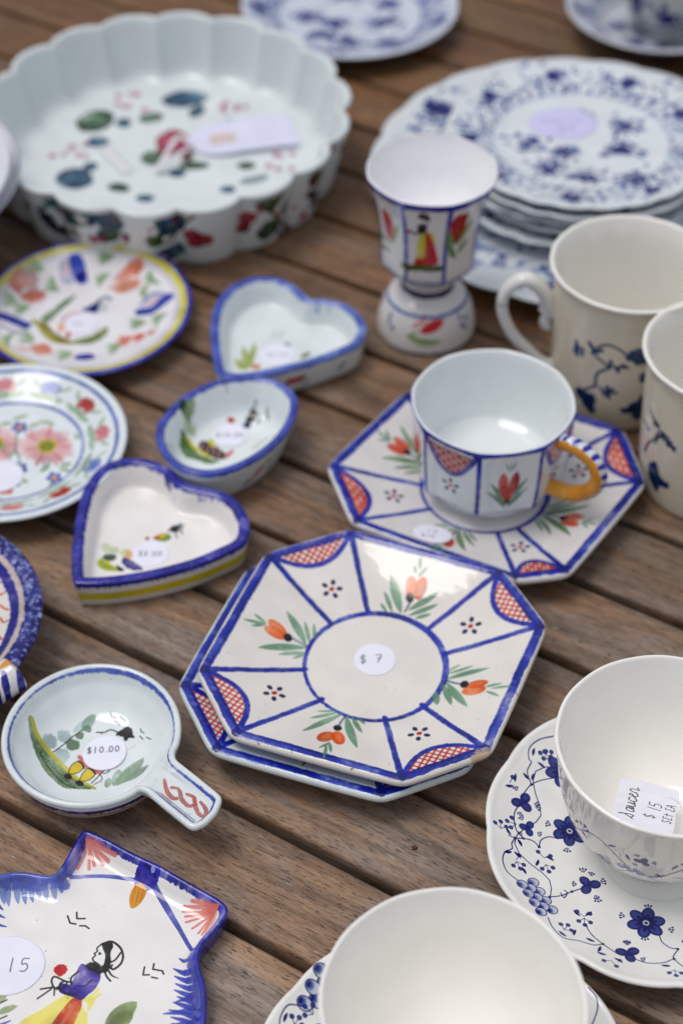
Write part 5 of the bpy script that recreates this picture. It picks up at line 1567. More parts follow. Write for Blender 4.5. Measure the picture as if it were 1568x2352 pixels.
def pt_yel(cv, r):
    cv.line(cring(r*0.99, YS), 0.52, (58, 60, 170), var=0.5, rough=0.1)
    cv.line(cring(r*0.925, YS), 0.42, (212, 200, 66), var=0.4, rough=0.12); cv.line(cring(r*0.885, YS), 0.10, (206, 206, 168), var=0.4); cv.line(cring(r*0.855, YS), 0.14, (176, 176, 214), var=0.4, alpha=0.8)
    cv.C(0, 533, 0.288)
    for (x, y, a) in ((830, 210, 0.2), (300, 280, 2.8), (430, 430, 2.4), (800, 380, 0.8), (1200, 360, -0.9), (1150, 480, 1.5), (90, 540, 2.8), (160, 610, 0.3), (1080, 730, 0.2), (1250, 700, 0.8), (230, 840, 2.8), (900, 930, 0.6), (500, 980, 0.2), (60, 860, 1.0)):
        for k in range(5):
            an = a + (k - 2)*0.28
            cv.Lf((x - 55*math.cos(an), y + 30*math.sin(an) + (k - 2)*15), (x + 88*math.cos(an), y - 52*math.sin(an) + (k - 2)*19), 26, (142, 172, 128), alpha=0.8)
    for (x, y, rx, ry, a, c_) in ((150, 395, 62, 70, 0.3, (214, 104, 78)), (270, 510, 85, 44, 0.1, (214, 104, 78)), (230, 380, 70, 60, 0, (226, 176, 170)), (1060, 290, 80, 46, 0.3, (216, 110, 78)), (970, 350, 50, 26, 0.2, (222, 140, 130)), (1000, 430, 105, 40, 0.2, (218, 130, 100)), (330, 935, 75, 52, 0, (212, 100, 70)), (200, 935, 60, 16, 0, (224, 160, 150)),
                             (1000, 860, 60, 34, 0.3, (214, 104, 76)), (1110, 835, 44, 28, 0.3, (216, 96, 84)), (1195, 805, 44, 18, 0.4, (206, 100, 96))): cv.D((x, y), rx*1.12, c_, ry*1.12, a, alpha=0.9, rough=0.25, var=0.7)
    cv.G([(545, 205), (655, 195), (700, 390), (610, 400)], (70, 84, 180), rough=0.06); cv.D((645, 355), 46, (34, 34, 130), 36); cv.G([(480, 240), (540, 225), (590, 400), (510, 410), (475, 330)], (150, 156, 206), alpha=0.7, rough=0.1); cv.D((525, 310), 30, (220, 200, 206), 55)
    cv.L([(1130, 635), (1220, 610), (1335, 520)], 78, (62, 74, 170), rough=0.08); cv.L([(1130, 570), (1200, 500), (1290, 490)], 30, (120, 128, 190), alpha=0.8); cv.D((1215, 555), 55, (216, 196, 204), 30, 0.5)
    cv.L([(-20, 660), (80, 690), (200, 740)], 78, (56, 62, 160), rough=0.08); cv.L([(0, 740), (80, 780), (160, 800)], 30, (150, 140, 190), alpha=0.8)
    cv.G([(610, 980), (730, 970), (760, 1000), (700, 1020), (600, 1015)], (66, 70, 170), rough=0.08)
    cv.L([(370, 690), (450, 620), (540, 550), (600, 505)], [70, 56, 44, 14], (112, 138, 100), rough=0.1, var=0.6)
    cv.L([(270, 710), (340, 740), (390, 810), (470, 860), (580, 885)], [40, 60, 70, 66, 30], (150, 140, 44), var=0.6, rough=0.08); cv.L([(340, 730), (420, 800), (520, 860)], 24, (86, 90, 36), alpha=0.6)
    cv.L([(600, 875), (720, 860), (800, 820), (845, 770)], [40, 74, 70, 44], (130, 152, 88), var=0.6, rough=0.08)
    cv.G([(655, 620), (720, 585), (795, 555), (780, 640), (700, 635)], (28, 22, 110)); cv.L([(780, 560), (840, 515), (885, 540)], 22, (70, 84, 98), alpha=0.85); cv.D((820, 600), 40, (200, 204, 214), 40, alpha=0.8)
    cv.L([(500, 700), (560, 655), (650, 640)], 26, (210, 150, 170), alpha=0.8); cv.D((490, 760), 30, (226, 150, 90), 40, alpha=0.7); cv.D((545, 820), 20, (200, 90, 50), 26)
cy = at(198, 699, 1.6)
py_, _ = round_plate('painted_plate', 'round plate with yellow and blue rim, orange flowers and blue ribbons', cy, 6.92, 1.6, 0.75, pt_yel, (238, 236, 240), ysc=YS, group='round hand painted plates')
p = at(650, 0, 0)  # placeholder for clarity of the next line's picture point
p = at(188, 743, 0.8) - cy
sticker(py_, p, 1.12, 0.77, 'x', lines=[('$8', (-0.5, -0.2), 0.4)], faint=0.3)
def pt_fl(cv, r):
    cv.line(cring(r*0.915), 0.24, (96, 116, 196), var=0.6, rough=0.03); cv.line(cring(r*0.615), 0.22, (112, 126, 196), var=0.6, rough=0.03)
    for i in range(12):
        a = R(100 - 30*i); d = np.array([math.cos(a), math.sin(a)]); t = np.array([-d[1], d[0]])
        col = [(208, 116, 124), (104, 122, 200), (190, 66, 60)][i % 3]
        p_ = d*r*0.76
        for k in (-1, 0, 1): cv.dot(p_ + t*0.34*k + d*0.25*(1 - abs(k)*0.5), 0.42, col, 0.34, a, alpha=0.85, var=0.6, rough=0.05)
        for k in (-1, 1):
            cv.leaf(p_ - t*0.4*k - d*0.3, p_ + t*1.2*k - d*0.5, 0.44, (150, 176, 146), 0.12*k, alpha=0.8); cv.leaf(p_ + t*0.5*k, p_ + t*1.35*k + d*0.5, 0.3, (164, 188, 160), 0.1*k, alpha=0.75)
    cv.C(0, 815.4, 0.2)
    for cx_, cy_ in ((540, 1045), (-60, 1020)):
        for i in range(26):
            a = i*2*math.pi/26
            cv.Lf((cx_ + 90*math.cos(a), cy_ + 60*math.sin(a)), (cx_ + (300 + 30*(i % 3))*math.cos(a), cy_ + (205 + 20*(i % 3))*math.sin(a)), 56, (224, 158, 160) if i % 4 else (212, 110, 112), alpha=0.75, var=0.6)
        cv.D((cx_, cy_), 118, (206, 176, 84), 82, rough=0.1); cv.D((cx_, cy_), 84, (130, 138, 46), 58, rough=0.1)
    for x, y, a, l_ in ((150, 740, 0.4, 200), (450, 760, -0.3, 200), (0, 800, 0.2, 150), (330, 830, 0.5, 160), (860, 900, -1.2, 120), (90, 1180, 0.9, 170), (470, 1340, 0.8, 120), (520, 1320, 1.2, 120), (680, 1300, -0.4, 140), (700, 1270, 0.3, 120), (560, 1500, 0.4, 80), (250, 1430, -0.7, 80), (20, 1100, 1.2, 120)):
        cv.Lf((x, y), (x + l_*math.cos(a), y - l_*0.66*math.sin(a)), 60, (150, 174, 138), 0.1, alpha=0.8)
    for x, y in ((230, 1300), (625, 1405), (230, 830), (150, 1460)):
        for i in range(5): cv.D((x + 62*math.cos(i*1.257 + 0.5), y + 44*math.sin(i*1.257 + 0.5)), 34, (66, 78, 160), 26, alpha=0.9)
        cv.D((x, y), 30, (224, 150, 70), 26)
    cv.L([(200, 900), (180, 1050), (210, 1150), (240, 1240)], 16, (80, 110, 110), alpha=0.8)
    for x in (10, 60, 110): cv.Lf((x + 30, 1480), (x, 1600), 50, (214, 90, 84)); 
cfl = np.array([-20.0, 79.0])
pf_, _ = round_plate('painted_plate', 'pale blue round plate with two pink daisies and a wreath of red and blue tulips', cfl, 7.12, 2.0, 1.0, pt_fl, (228, 236, 240), group='round hand painted plates', res=50)
p = at(2, 1094, 1.02) - cfl
sticker(pf_, p, 1.35, 1.02)

# stack of pale plates leaning out at the far left
def pt_es(cv, r):
    cv.line(cring(r*0.80), 0.8, (160, 168, 208), var=0.3, alpha=0.8); cv.line(cring(r*0.985), 0.16, (150, 152, 160), var=0.4)
mt = None
for px, py, rr_, zz, lab in ((-33.8, 100.4, 9.2, 0.0, 'bottom plate of the pale stack at the left edge, mostly in shade'), (-33.6, 100.6, 9.2, 2.1, 'second plate from the bottom in the pale stack at the left edge'),
                             (-33.45, 101.2, 11.75, 4.15, 'grey rimmed plate just under the top plate of the left edge stack'), (-33.35, 99.4, 11.35, 5.6, 'top plate of the pale stack at the left edge, lilac ring')):
    o, mt = round_plate('stacked_plate', lab, (px, py), rr_, 2.0, 0.7, pt_es, (222, 224, 232), z0=zz, group='pale plates stacked at the left edge', mats=mt if rr_ > 10 else None, res=24)
    if rr_ < 10: mt = None
# ------------------------------------------------------------------ two cream mugs on the right
def mug(label, c, H_, vine, handle_px=None, hphi=None):
    rr = [(3.3, 0.0, 0), (3.75, 0.0, 0), (3.95, 0.14, 1), (4.12, 0.8, 1), (4.32, 3.0, 1), (4.48, 6.0, 1), (4.58, H_ - 1.4, 1), (4.66, H_ - 0.75, 1), (4.88, H_ - 0.32, 1), (4.98, H_ - 0.10, 1), (4.96, H_, 0), (4.84, H_ + 0.04, 0),
          (4.70, H_ - 0.04, 0), (4.52, H_ - 0.5, 0), (4.34, H_ - 1.4, 0), (4.22, 6.0, 0), (4.06, 3.0, 0), (3.85, 1.2, 0), (3.3, 0.65, 0), (1.8, 0.5, 0), (0, 0.5, 0)]
    rf = lambda z: float(np.interp(z, [q[1] for q in rr[2:10]], [q[0] for q in rr[2:10]]))
    cv = Canvas(-math.pi*4.4, 0, math.pi*4.4, H_ + 0.1, 38, (238, 230, 208), cloc(c, rf, 4.4), wrap=2*math.pi*4.4)
    vine(cv)
    t = thing('mug', label, 'mug', (c[0], c[1], 0), group='cream mugs with blue vine print')
    def mod(t_, r, z):
        k = np.interp(z, [1, 6, H_ - 1.2, H_ - 0.6, H_], [0.002, 0.010, 0.014, 0.004, 0.003])
        return 1 + k*(np.abs(np.cos(7*t_)) - 0.6)
    revolve('mug_body', rr, [glaze('mug_inside', None, (244, 242, 235), rough=0.10, bump=0.03), glaze('mug_paint', cv, rough=0.09, bump=0.03)], t, side=cv, mod=mod)
    hm = glaze('mug_handle_glaze', None, (234, 234, 230), rough=0.09, bump=0.03)
    if handle_px: path = [vert(x, y, c[1]) - np.r_[c, 0] for x, y in handle_px]
    else:
        d = np.array([math.cos(hphi), math.sin(hphi)])
        path = [np.r_[d*r, z] for r, z in ((4.5, 7.2), (5.0, 8.4), (6.2, 9.2), (7.6, 8.3), (7.7, 7.0), (7.0, 5.2), (5.9, 3.6), (4.4, 3.0))]
    sweep('handle', path, [0.42, 0.46, 0.44, 0.40, 0.36, 0.36, 0.36, 0.34, 0.36, 0.42], hm, t, n=16, flat=1.25)
    # curled leaf where the handle springs from the mug
    a, b_ = np.array(path[0]), np.array(path[1])
    o_ = (b_ - a)*[1, 1, 0]; o_ /= max(np.linalg.norm(o_), 1e-6)
    sweep('thumb_leaf', [a + o_*0.10 + [0, 0, -1.1], a + o_*0.42 + [0, 0, -0.55], a + o_*0.30 + [0, 0, 0.1], a + o_*0.75 + [0, 0, 0.55]], [0.20, 0.40, 0.34, 0.40, 0.22], hm, t, n=12, flat=1.1)
    sweep('thumb_leaf', [a + o_*1.5 + [0, 0, 1.9], b_ + o_*0.6 + [0, 0, 0.75], b_ + o_*1.0 + [0, 0, 0.5]], [0.12, 0.34, 0.3], hm, t, n=12)
    return t
CM1 = at(1454, 602, 10.0)
DP = (56, 68, 112)
def vine1(cv):
    cv.C(1780*0.6272, 750*0.6272, 0.6272/2.1778)
    V = lambda pts, w=20, col=(96, 104, 128): cv.L(pts, w, col, alpha=0.9)
    V([(880, 1140), (960, 1120), (1050, 1150), (1130, 1210)]); V([(840, 1180), (930, 1260), (980, 1300)]); V([(980, 1300), (880, 1350), (860, 1440), (790, 1470)], 24); V([(860, 1440), (930, 1470)], 18)
    for pts in ([(720, 1090), (700, 1170)], [(740, 1130), (720, 1200)], [(770, 1150), (760, 1200)], [(820, 1100), (850, 1150)], [(850, 1170), (920, 1165)], [(830, 1120), (880, 1180)], [(990, 1250), (980, 1300)], [(1020, 1290), (1050, 1330)], [(1070, 1290), (1120, 1300)], [(1040, 1310), (1090, 1280)],
                [(920, 1490), (1030, 1500)], [(960, 1450), (975, 1540)], [(940, 1520), (1000, 1470)]): cv.L(pts, 24, DP, alpha=0.9)
    for x, y, rx, ry in ((770, 1520, 60, 50), (820, 1560, 50, 60), (740, 1490, 40, 40), (830, 1620, 40, 36), (800, 1580, 60, 50), (1200, 1190, 70, 34), (1230, 1240, 60, 40), (1150, 1220, 40, 24), (1180, 1620, 60, 46), (1220, 1660, 60, 60), (1110, 1640, 40, 24), (1240, 1380, 30, 40), (1240, 1560, 40, 50)): cv.D((x, y), rx, DP, ry, rough=0.15)
    for k in (-2, -1, 1, 2):
        x0 = k*4.6
        if abs(x0) < 6 and k > 0: x0 += 4
        cv.line(curve([(x0 - 1.5, 4.8), (x0, 5.2), (x0 + 1.2, 4.2), (x0 + 0.6, 3.2)], 6), 0.12, (90, 98, 126)) if abs(x0) > 8 else None
        if abs(x0) > 8: seven(cv, (x0, 2.4), 0.7, k)
m1 = mug('whole cream mug behind the teacup, scrolled handle at its left', CM1, 10.0, vine1, handle_px=[(1268, 722), (1246, 668), (1207, 640), (1166, 662), (1152, 706), (1174, 764), (1214, 806), (1246, 832), (1278, 842)])
CM2 = at(1679, 803, 10.0)
def vine2(cv):
    cv.C(1780*0.6272, 750*0.6272, 0.6272/2.1778)
    cv.L([(1330, 1740), (1380, 1800), (1330, 1870), (1290, 1900)], 16, (96, 104, 128)); cv.L([(1300, 1620), (1330, 1700)], 12, (96, 104, 128))
    for pts in ([(1310, 1650), (1350, 1740)], [(1330, 1700), (1370, 1760)], [(1260, 1720), (1290, 1790)], [(1390, 1850), (1500, 1940)], [(1400, 1820), (1440, 1860)], [(1460, 1900), (1490, 1960)], [(1290, 1900), (1260, 1960)]): cv.L(pts, 26, DP)
    # lower flower: crop 1100,800 at 1.12
    cv.C(689.9, 501.8, 0.56)
    cv.G([(1425, 1010), (1455, 1000), (1475, 1060), (1510, 1090), (1500, 1110), (1470, 1100), (1460, 1120), (1430, 1070)], DP, rough=0.1)
    cv.L([(1450, 920), (1480, 890), (1520, 920)], 9, DP); cv.L([(1500, 930), (1530, 945)], 12, DP)
m2 = mug('second cream mug cut off by the right edge of the picture', CM2, 10.0, vine2, hphi=R(20))

# ------------------------------------------------------------------ fluted flan dish with painted flowers
CD = at(381, 243, 5.2)
YD = 1.035
MAG, DGR, SLATE = (150, 20, 66), (22, 66, 36), (46, 74, 96)
def fluted():
    Rr = 13.25
    def mod(t, r, z):
        k = 0.068*np.clip((r - 10.3)/0.9, 0, 1)
        return 1 + k*(np.abs(np.sin(t*9 + 0.35))**0.55 - 0.70)
    rf = lambda z: float(np.interp(z, [0, 5.2], [11.9, 13.2]))
    cv = Canvas(-14, -14.5, 14, 14.5, 34, (222, 230, 231), ploc(CD, lambda x, y: 0.62))
    cv.C(0, 0, 0.56)
    def rose(cv, p, r, col=MAG): cv.D(p, r, col, r*0.8, alpha=0.92, rough=0.15, var=0.6); cv.D((p[0] - r*0.2, p[1] - r*0.1), r*0.5, (206, 110, 140), r*0.3, alpha=0.6, soft=0.1)
    def lf(cv, p, rx, ry, col, a=0.0):
        rx, ry = rx*1.22, ry*1.22
        cv.D(p, rx, col, ry, a, alpha=0.97, rough=0.12, var=0.8); cv.D((p[0], p[1] - ry*0.2), rx*0.5, tuple(min(255, int(v*1.7)) for v in col), ry*0.35, a, alpha=0.35, soft=0.15)
    rose(cv, (705, 585), 64); rose(cv, (748, 610), 34, (170, 50, 92))
    for p, rx, ry, c_, a in (((390, 497), 62, 34, DGR, 0.15), ((758, 405), 74, 26, SLATE, 0.05), ((620, 482), 40, 16, DGR, 0.1), ((508, 503), 24, 15, SLATE, 0), ((808, 455), 26, 18, SLATE, 0.3), ((945, 508), 28, 16, SLATE, 0), ((402, 582), 34, 18, SLATE, 0), ((625, 648), 38, 22, DGR, -0.1), ((795, 678), 50, 14, DGR, 0),
                             ((728, 708), 32, 14, SLATE, 0), ((308, 732), 62, 34, SLATE, -0.05), ((372, 682), 24, 14, SLATE, 0), ((488, 768), 36, 15, DGR, -0.1), ((595, 812), 30, 12, SLATE, 0), ((935, 775), 26, 12, SLATE, 0), ((1010, 678), 30, 12, DGR, 0), ((1040, 735), 50, 12, (130, 150, 160), 0.2), ((765, 640), 20, 20, (90, 60, 40), 0)): lf(cv, p, rx, ry, c_, a)
    for cx_, cy_ in ((545, 420), (955, 430), (285, 610), (1140, 660)):
        for k in range(7): cv.D((cx_ + rng.uniform(-70, 70), cy_ + rng.uniform(-36, 36)), rng.uniform(9, 18), (172, 96, 130), rng.uniform(7, 12), alpha=0.75, rough=0.1)
    cs = Canvas(-math.pi*12.5, 0, math.pi*12.5, 5.5, 26, (222, 229, 228), cloc(CD, rf, 12.5), wrap=2*math.pi*12.5)
    cs.C(0, 0, 0.56)
    BR = (92, 66, 58)
    for pts in ([(200, 760), (240, 830), (300, 900), (390, 890), (430, 850)], [(620, 980), (700, 970), (760, 900), (800, 860)], [(1040, 830), (1100, 860), (1160, 920)], [(1240, 800), (1300, 760), (1340, 700)], [(350, 950), (300, 930)]): cs.L(pts, 12, BR, alpha=0.8)
    for p, rx, ry, c_, a in (((215, 815), 36, 26, DGR, -0.5), ((250, 800), 30, 24, (24, 30, 66), -0.3), ((300, 872), 36, 30, DGR, -0.4), ((365, 845), 32, 32, DGR, -0.3), ((455, 895), 42, 44, SLATE, 0.1), ((215, 895), 26, 30, (30, 36, 60), 0), ((452, 955), 36, 24, DGR, 0), ((265, 945), 40, 20, (40, 30, 34), 0),
                             ((700, 900), 44, 50, SLATE, 0.5), ((635, 968), 26, 24, DGR, 0), ((720, 1020), 32, 28, SLATE, 0.2), ((1100, 800), 44, 40, DGR, 0), ((1085, 925), 44, 34, DGR, 0.2), ((1165, 840), 24, 30, SLATE, 0.5), ((1160, 950), 26, 20, SLATE, 0), ((1280, 715), 30, 40, DGR, 0.2), ((1350, 640), 24, 44, SLATE, 0.2),
                             ((1270, 810), 26, 34, (34, 44, 74), 0), ((1225, 880), 16, 22, MAG, 0), ((1390, 560), 12, 20, SLATE, 0)): lf(cs, p, rx, ry, c_, a)
    for k_ in range(70):                    # small leaves and buds that fill the sprays
        bx, by = [(290, 880), (430, 930), (720, 940), (1110, 880), (1290, 760), (1370, 620), (200, 850)][k_ % 7]
        lf(cs, (bx + rng.normal(0, 48), by + rng.normal(0, 44)), rng.uniform(9, 20), rng.uniform(8, 16), [DGR, SLATE, (34, 40, 70), MAG][int(rng.integers(4))], rng.uniform(-1, 1))
    for p, r in (((785, 950), 34), ((825, 965), 36), ((800, 975), 32), ((1010, 890), 34), ((990, 930), 30), ((140, 885), 22), ((520, 970), 20)): rose(cs, p, r, (150, 22, 60))
    for p, r in (((150, 768), 13), ((780, 850), 14), ((495, 840), 14), ((305, 800), 12), ((620, 920), 12), ((1395, 500), 16), ((1205, 850), 10)): cs.D(p, r, (176, 110, 136), alpha=0.75, rough=0.1)
    for k in range(10):
        x = -39 + k*2.6 if k < 5 else 26 + (k - 5)*2.6
        cs.dot((x, 2.4), 0.8, DGR if k % 2 else SLATE, rough=0.2); cs.dot((x + 1.2, 3.1), 0.6, (150, 30, 70), rough=0.2)
    m0, m1_ = glaze('fluted_dish_glaze', cv, rough=0.10), glaze('fluted_dish_side', cs, rough=0.10)
    o = revolve('fluted_dish', [(11.2, 0.0, 0), (11.7, 0.0, 0), (11.95, 0.15, 1), (12.2, 1.0, 1), (12.7, 3.2, 1), (13.1, 4.8, 1), (13.2, 5.1, 0), (13.12, 5.24, 0), (12.95, 5.27, 0), (12.75, 5.18, 0), (12.55, 4.7, 0), (12.15, 3.2, 0), (11.7, 1.5, 0), (11.3, 0.9, 0),
                                (10.7, 0.66, 0), (9.5, 0.62, 0), (6, 0.60, 0), (2, 0.60, 0), (0, 0.60, 0)], [m0, m1_], None, top=cv, side=cs, mod=lambda t, r, z: mod(t, r, z), ysc=YD, n=4)
    return o
# more samples round the flutes
NR = 288
TH = np.linspace(0, 2*np.pi, NR, endpoint=False)
fo = fluted()
fo.location = (CD[0]*CM, CD[1]*CM, 0)
fo['label'] = 'large white fluted flan dish with painted roses and dark leaves'
fo['category'] = 'baking dish'
# long swing tag lying in it
def swing_tag():
    P_ = lambda x, y, z: np.r_[at(0.56*x, 0.56*y, z), z]
    A, B = P_(775, 590, 0.70), P_(1205, 525, 0.95)
    eu = (B - A); Lg = np.linalg.norm(eu); eu /= Lg
    ev = P_(870, 680, 0.8) - P_(845, 545, 0.8); ev -= eu*(ev @ eu); ev /= -np.linalg.norm(ev)
    nz = np.cross(eu, ev)
    w = 2.6
    cv = Canvas(0, -w, Lg, w, 40, (222, 222, 244))
    cv.poly([(1.5, -0.7), (3.5, -0.75), (3.6, 0.6), (1.6, 0.7)], (222, 206, 200), rough=0.1)
    for i in range(4): cv.line([(1.8 + 0.45*i, -0.4), (1.95 + 0.45*i, 0.4)], 0.10, (196, 150, 130))
    for j in range(5):
        x = 5.0
        while x < Lg - 1.5:
            l_ = rng.uniform(0.2, 0.6); cv.line([(x, 1.5 - j*0.7), (x + l_, 1.52 - j*0.7)], 0.07, (120, 118, 150), alpha=0.7); x += l_ + 0.25
    out = [(Lg, -w*0.86), (Lg, w*0.86)] + [(2.4 - 2.4*math.cos(a), w*0.86*math.sin(a)) for a in np.linspace(math.pi/2, -math.pi/2, 15)]
    out = resample(ccw(np.array(out)), 60)
    rings = []
    for k, zz in ((1, 0), (1, 0.03), (0.98, 0.036)):
        c_ = out.mean(axis=0); q = c_ + (out - c_)*k
        rings.append(np.c_[q, zz + 0.10*np.sin(q[:, 0]/Lg*math.pi)])
    o = loft('swing_tag', rings, [0, 0], [paper('swing_tag_paper', cv)], None, top=cv)
    from mathutils import Matrix
    o.matrix_world = Matrix.Translation([v*CM for v in A]) @ Matrix(((eu[0], ev[0], nz[0], 0), (eu[1], ev[1], nz[1], 0), (eu[2], ev[2], nz[2], 0), (0, 0, 0, 1)))
    o['label'] = 'long white printed paper tag lying inside the fluted dish'; o['category'] = 'price tag'
    s_ = sweep('tag_ribbon', [P_(790, 600, 1.15), P_(735, 560, 1.6), P_(690, 620, 1.3), P_(645, 700, 0.9), P_(720, 640, 1.6), P_(775, 610, 1.25)], 0.06, thr, None, n=8, flat=3.5)
    s_['label'] = 'thin white ribbon tied to the long tag in the fluted dish'; s_['category'] = 'ribbon'
    s2 = sweep('paper_strip', [P_(428, 600, 0.66), P_(470, 650, 0.68), P_(530, 710, 0.66)], 0.05, thr, None, n=8, flat=9)
    s2['label'] = 'narrow pale paper strip on the floor of the fluted dish'; s2['category'] = 'paper strip'
swing_tag()

# ------------------------------------------------------------------ blue and white patterned ware at the back, glaze darkened for the shade there
IB, IB2, IB3 = (20, 32, 112), (58, 78, 146), (120, 140, 184)
NR = 144
TH = np.linspace(0, 2*np.pi, NR, endpoint=False)
def onion(cv, r, YSc=1.0, seed=1, dense=1.0, coords=None):
    g_ = np.random.default_rng(seed)
    pol = lambda a, q: (math.cos(a)*q*r, math.sin(a)*q*r*YSc)
    cv.line(cring(r*0.66, YSc), 0.10, IB3, var=0.5, alpha=0.6)
    nB = 9
    for i in range(nB):
        a = i*2*math.pi/nB + 0.35
        p_ = pol(a, 0.85)
        for _ in range(3): cv.dot((p_[0] + g_.normal(0, r*0.014), p_[1] + g_.normal(0, r*0.014)), r*0.056, IB, r*0.046, g_.uniform(0, 3), rough=0.15)
        for _ in range(int(46*dense)):
            q = pol(a + g_.normal(0, 0.16), g_.uniform(0.72, 0.93)); d_ = g_.uniform(0, 6.28)
            cv.leaf(q, (q[0] + math.cos(d_)*r*0.07, q[1] + math.sin(d_)*r*0.06), r*0.019, IB if g_.random() < 0.5 else IB2, 0.2, alpha=0.8)
        t = np.linspace(a, a + 2*math.pi/nB, 10)
        cv.line([pol(u, 0.80 + 0.06*math.sin((u - a)*9)) for u in t], r*0.008, IB2, alpha=0.9)
    for i in range(int(46*dense)):
        a = i*2*math.pi/int(46*dense); q = pol(a, 0.70 + 0.02*(i % 2))
        cv.dot(q, r*0.032, IB2 if i % 3 else IB, r*0.015, a, alpha=0.85, rough=0.1)
        cv.leaf(q, pol(a + 0.09, 0.665), r*0.014, IB2, 0.2)
    for cx_, cy_, s_ in ((lambda L_: [(a*1.38, b*1.38, c*1.2) for a, b, c in L_])(((-0.28, 0.0, 1), (-0.20, -0.26, 0.8), (0.26, 0.16, 0.9), (0.22, -0.08, 1.2), (0.0, -0.34, 0.9), (0.24, -0.36, 0.7), (0.0, 0.28, 0.9), (-0.1, -0.1, 0.7)))):
        for _ in range(int(34*dense)):
            q = (r*(cx_ + g_.normal(0, 0.06*s_)), r*YSc*(cy_ + g_.normal(0, 0.05*s_))); d_ = g_.uniform(0, 6.28)
            cv.leaf(q, (q[0] + math.cos(d_)*r*0.09, q[1] + math.sin(d_)*r*0.07), r*0.024, IB if g_.random() < 0.5 else IB2, 0.25, alpha=0.85)
        cv.dot((r*cx_, r*YSc*cy_), r*0.05*s_, IB, r*0.032*s_, 0.3, rough=0.2)
scal = lambda n, amp, ph: (lambda t, r, z: 1 + (amp*np.clip(r/3 - 1, 0, 1))*(np.abs(np.sin(t*n/2 + ph))**0.7 - 0.6))
GB = 'blue and white floral plates stacked on the big platter'
mtS = None
zs = 1.0
CS = at(1335, 303, 5.5)
# platter underneath
CPl = at(1330, 392, 2.0)
pl, _ = round_plate('platter', 'large scalloped blue and white platter at the bottom of the stacked plates', CPl, 15.0, 2.0, 0.8, lambda cv, r: onion(cv, r, 1.07, 4, 1.0), (216, 222, 226), ysc=1.07, mod=scal(22, 0.020, 0.2), cat='platter', res=26, foot=0.6)
offs = [(-0.25, -0.15), (0.35, 0.2), (-0.5, 0.35), (0.1, -0.2), (0.0, 0.0)]
labs = ['lowest dinner plate of the blue and white stack, resting on the platter', 'second plate up in the blue and white stack on the platter', 'middle plate of the blue and white stack on the platter',
        'blue and white plate directly beneath the stack top plate', 'top blue and white plate of the stack, with a lilac paper label']
for k in range(5):
    o, mtS = round_plate('dinner_plate', labs[k], (CS[0] + offs[k][0], CS[1] + offs[k][1]), 9.45, 1.55, 0.7, lambda cv, r: onion(cv, r, 1.0, 9, 1.0), (220, 226, 230), mod=scal(24, 0.018, 0.5), group=GB, mats=mtS, z0=0.85 + k*0.78, res=36)
    o.rotation_euler = (0, 0, 0 if k == 4 else k*1.3)
ptop = at(1292, 282, 4.75) - np.array([CS[0], CS[1]])
sticker(o, ptop, 2.45, 0.72, 'x', lines=[('sauce', (-1.5, 0.1), 0.8), ('$8', (-0.4, -1.1), 0.9)], faint=0.5, ry=2.1, name='paper_label', col=(206, 204, 240))
# plate at the top centre and soup plate at the top right
c_ = at(803, 6, 2.0)
round_plate('dinner_plate', 'blue and white patterned plate alone at the back, behind the fluted dish', c_, 8.9, 2.0, 0.8, lambda cv, r: onion(cv, r, 1.0, 21, 1.5), (206, 212, 224), cat='plate', res=36)  # base glaze darkened: the dimmer light back here is in its colour
c_ = at(1512, 12, 2.6)
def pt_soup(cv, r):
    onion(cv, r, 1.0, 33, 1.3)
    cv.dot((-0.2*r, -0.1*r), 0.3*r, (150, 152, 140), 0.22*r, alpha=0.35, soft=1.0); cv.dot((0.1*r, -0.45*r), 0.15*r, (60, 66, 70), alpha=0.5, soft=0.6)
round_plate('patterned_saucer', 'blue and white saucer in the far right corner behind the stack', c_, 7.5, 2.6, 0.7, pt_soup, (198, 202, 210), cat='saucer', well=0.60, res=36)  # greyer base glaze carries the shade of the far corner

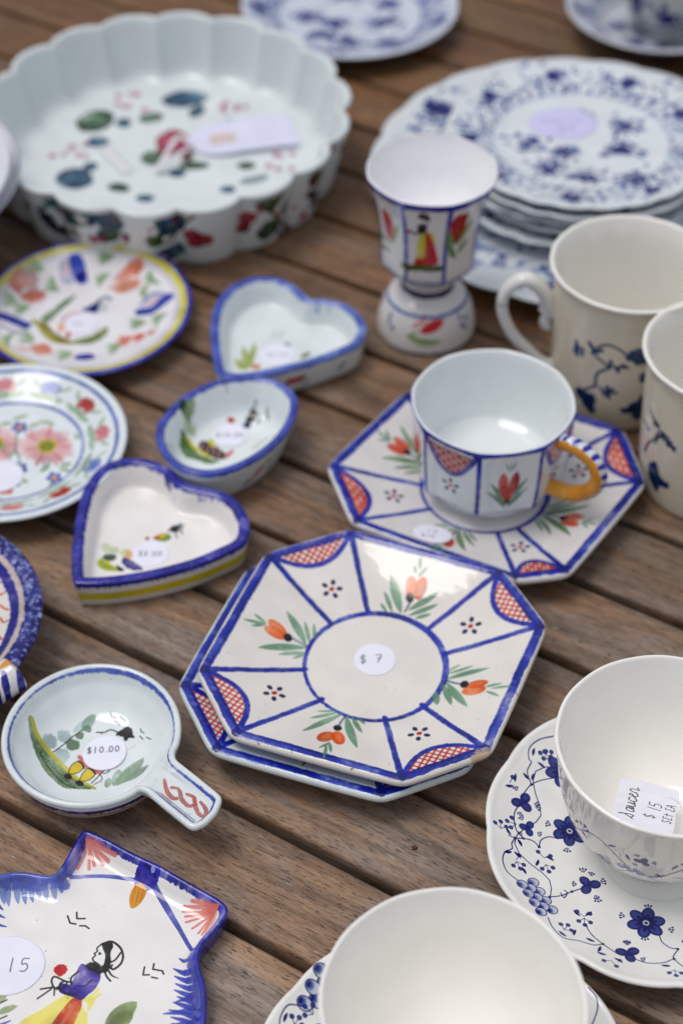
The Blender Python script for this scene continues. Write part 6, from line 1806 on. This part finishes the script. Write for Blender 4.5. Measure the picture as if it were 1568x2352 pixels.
cvk = Canvas(-math.pi*4, 0, math.pi*4, 6.6, 24, (214, 216, 208), None, wrap=2*math.pi*4)
for k in range(9):
    x_ = -12 + k*2.75
    for _ in range(26):
        q = (x_ + rng.normal(0, 0.7), 2.6 + rng.normal(0, 1.1)); d_ = rng.uniform(0, 6.28)
        cvk.leaf(q, (q[0] + 0.7*math.cos(d_), q[1] + 0.7*math.sin(d_)), 0.26, IB if rng.random() < 0.5 else IB2, 0.2)
    cvk.dot((x_, 2.4 + 0.8*(k % 2)), 0.6, IB, 0.5, rough=0.3)
kc = revolve('patterned_cup', [(1.8, 0, 0), (2.6, 0, 0), (2.75, 0.15, 1), (2.9, 0.6, 1), (3.7, 1.5, 1), (4.3, 3.0, 1), (4.6, 4.8, 1), (4.85, 6.2, 1), (4.8, 6.35, 0), (4.62, 6.3, 0), (4.4, 4.8, 0), (4.0, 2.8, 0), (3.0, 1.2, 0), (1.5, 0.8, 0), (0, 0.8, 0)],
             [glaze('patterned_cup_white', None, (232, 233, 228)), glaze('patterned_cup_print', cvk)], None, side=cvk)
kc.location = ((c_[0] + 1.2)*CM, (c_[1] + 0.6)*CM, 0.72*CM)
kc['label'] = 'blue patterned cup standing on the saucer in the far right corner'; kc['category'] = 'cup'
# ------------------------------------------------------------------ small crumb on the boards
def crumb(x, y, r, label):
    p_ = at(x, y, 0.1)
    V, Fc = [], []
    n, m = 8, 5
    for i in range(m + 1):
        for j in range(n):
            a, b_ = math.pi*i/m, 2*math.pi*j/n
            k = r*(1 + 0.25*rng.uniform(-1, 1))
            V.append((k*math.sin(a)*math.cos(b_)*1.25, k*math.sin(a)*math.sin(b_), k*math.cos(a)*0.7 + r*0.5))
    for i in range(m):
        for j in range(n): q = (j + 1) % n; Fc.append((i*n + j, (i+1)*n + j, (i+1)*n + q, i*n + q))
    mm, *_ = principled('dried_berry')
    mm.node_tree.nodes['Principled BSDF'].inputs['Base Color'].default_value = (0.10, 0.018, 0.014, 1)
    mm.node_tree.nodes['Principled BSDF'].inputs['Roughness'].default_value = 0.6
    o = mesh('dried_berry', V, Fc, mm)
    o.location = (p_[0]*CM, p_[1]*CM, 0.0)
    o['label'] = label; o['category'] = 'berry'
crumb(952, 1946, 0.11, 'tiny dark red dried berry on the plank below the octagonal plates')
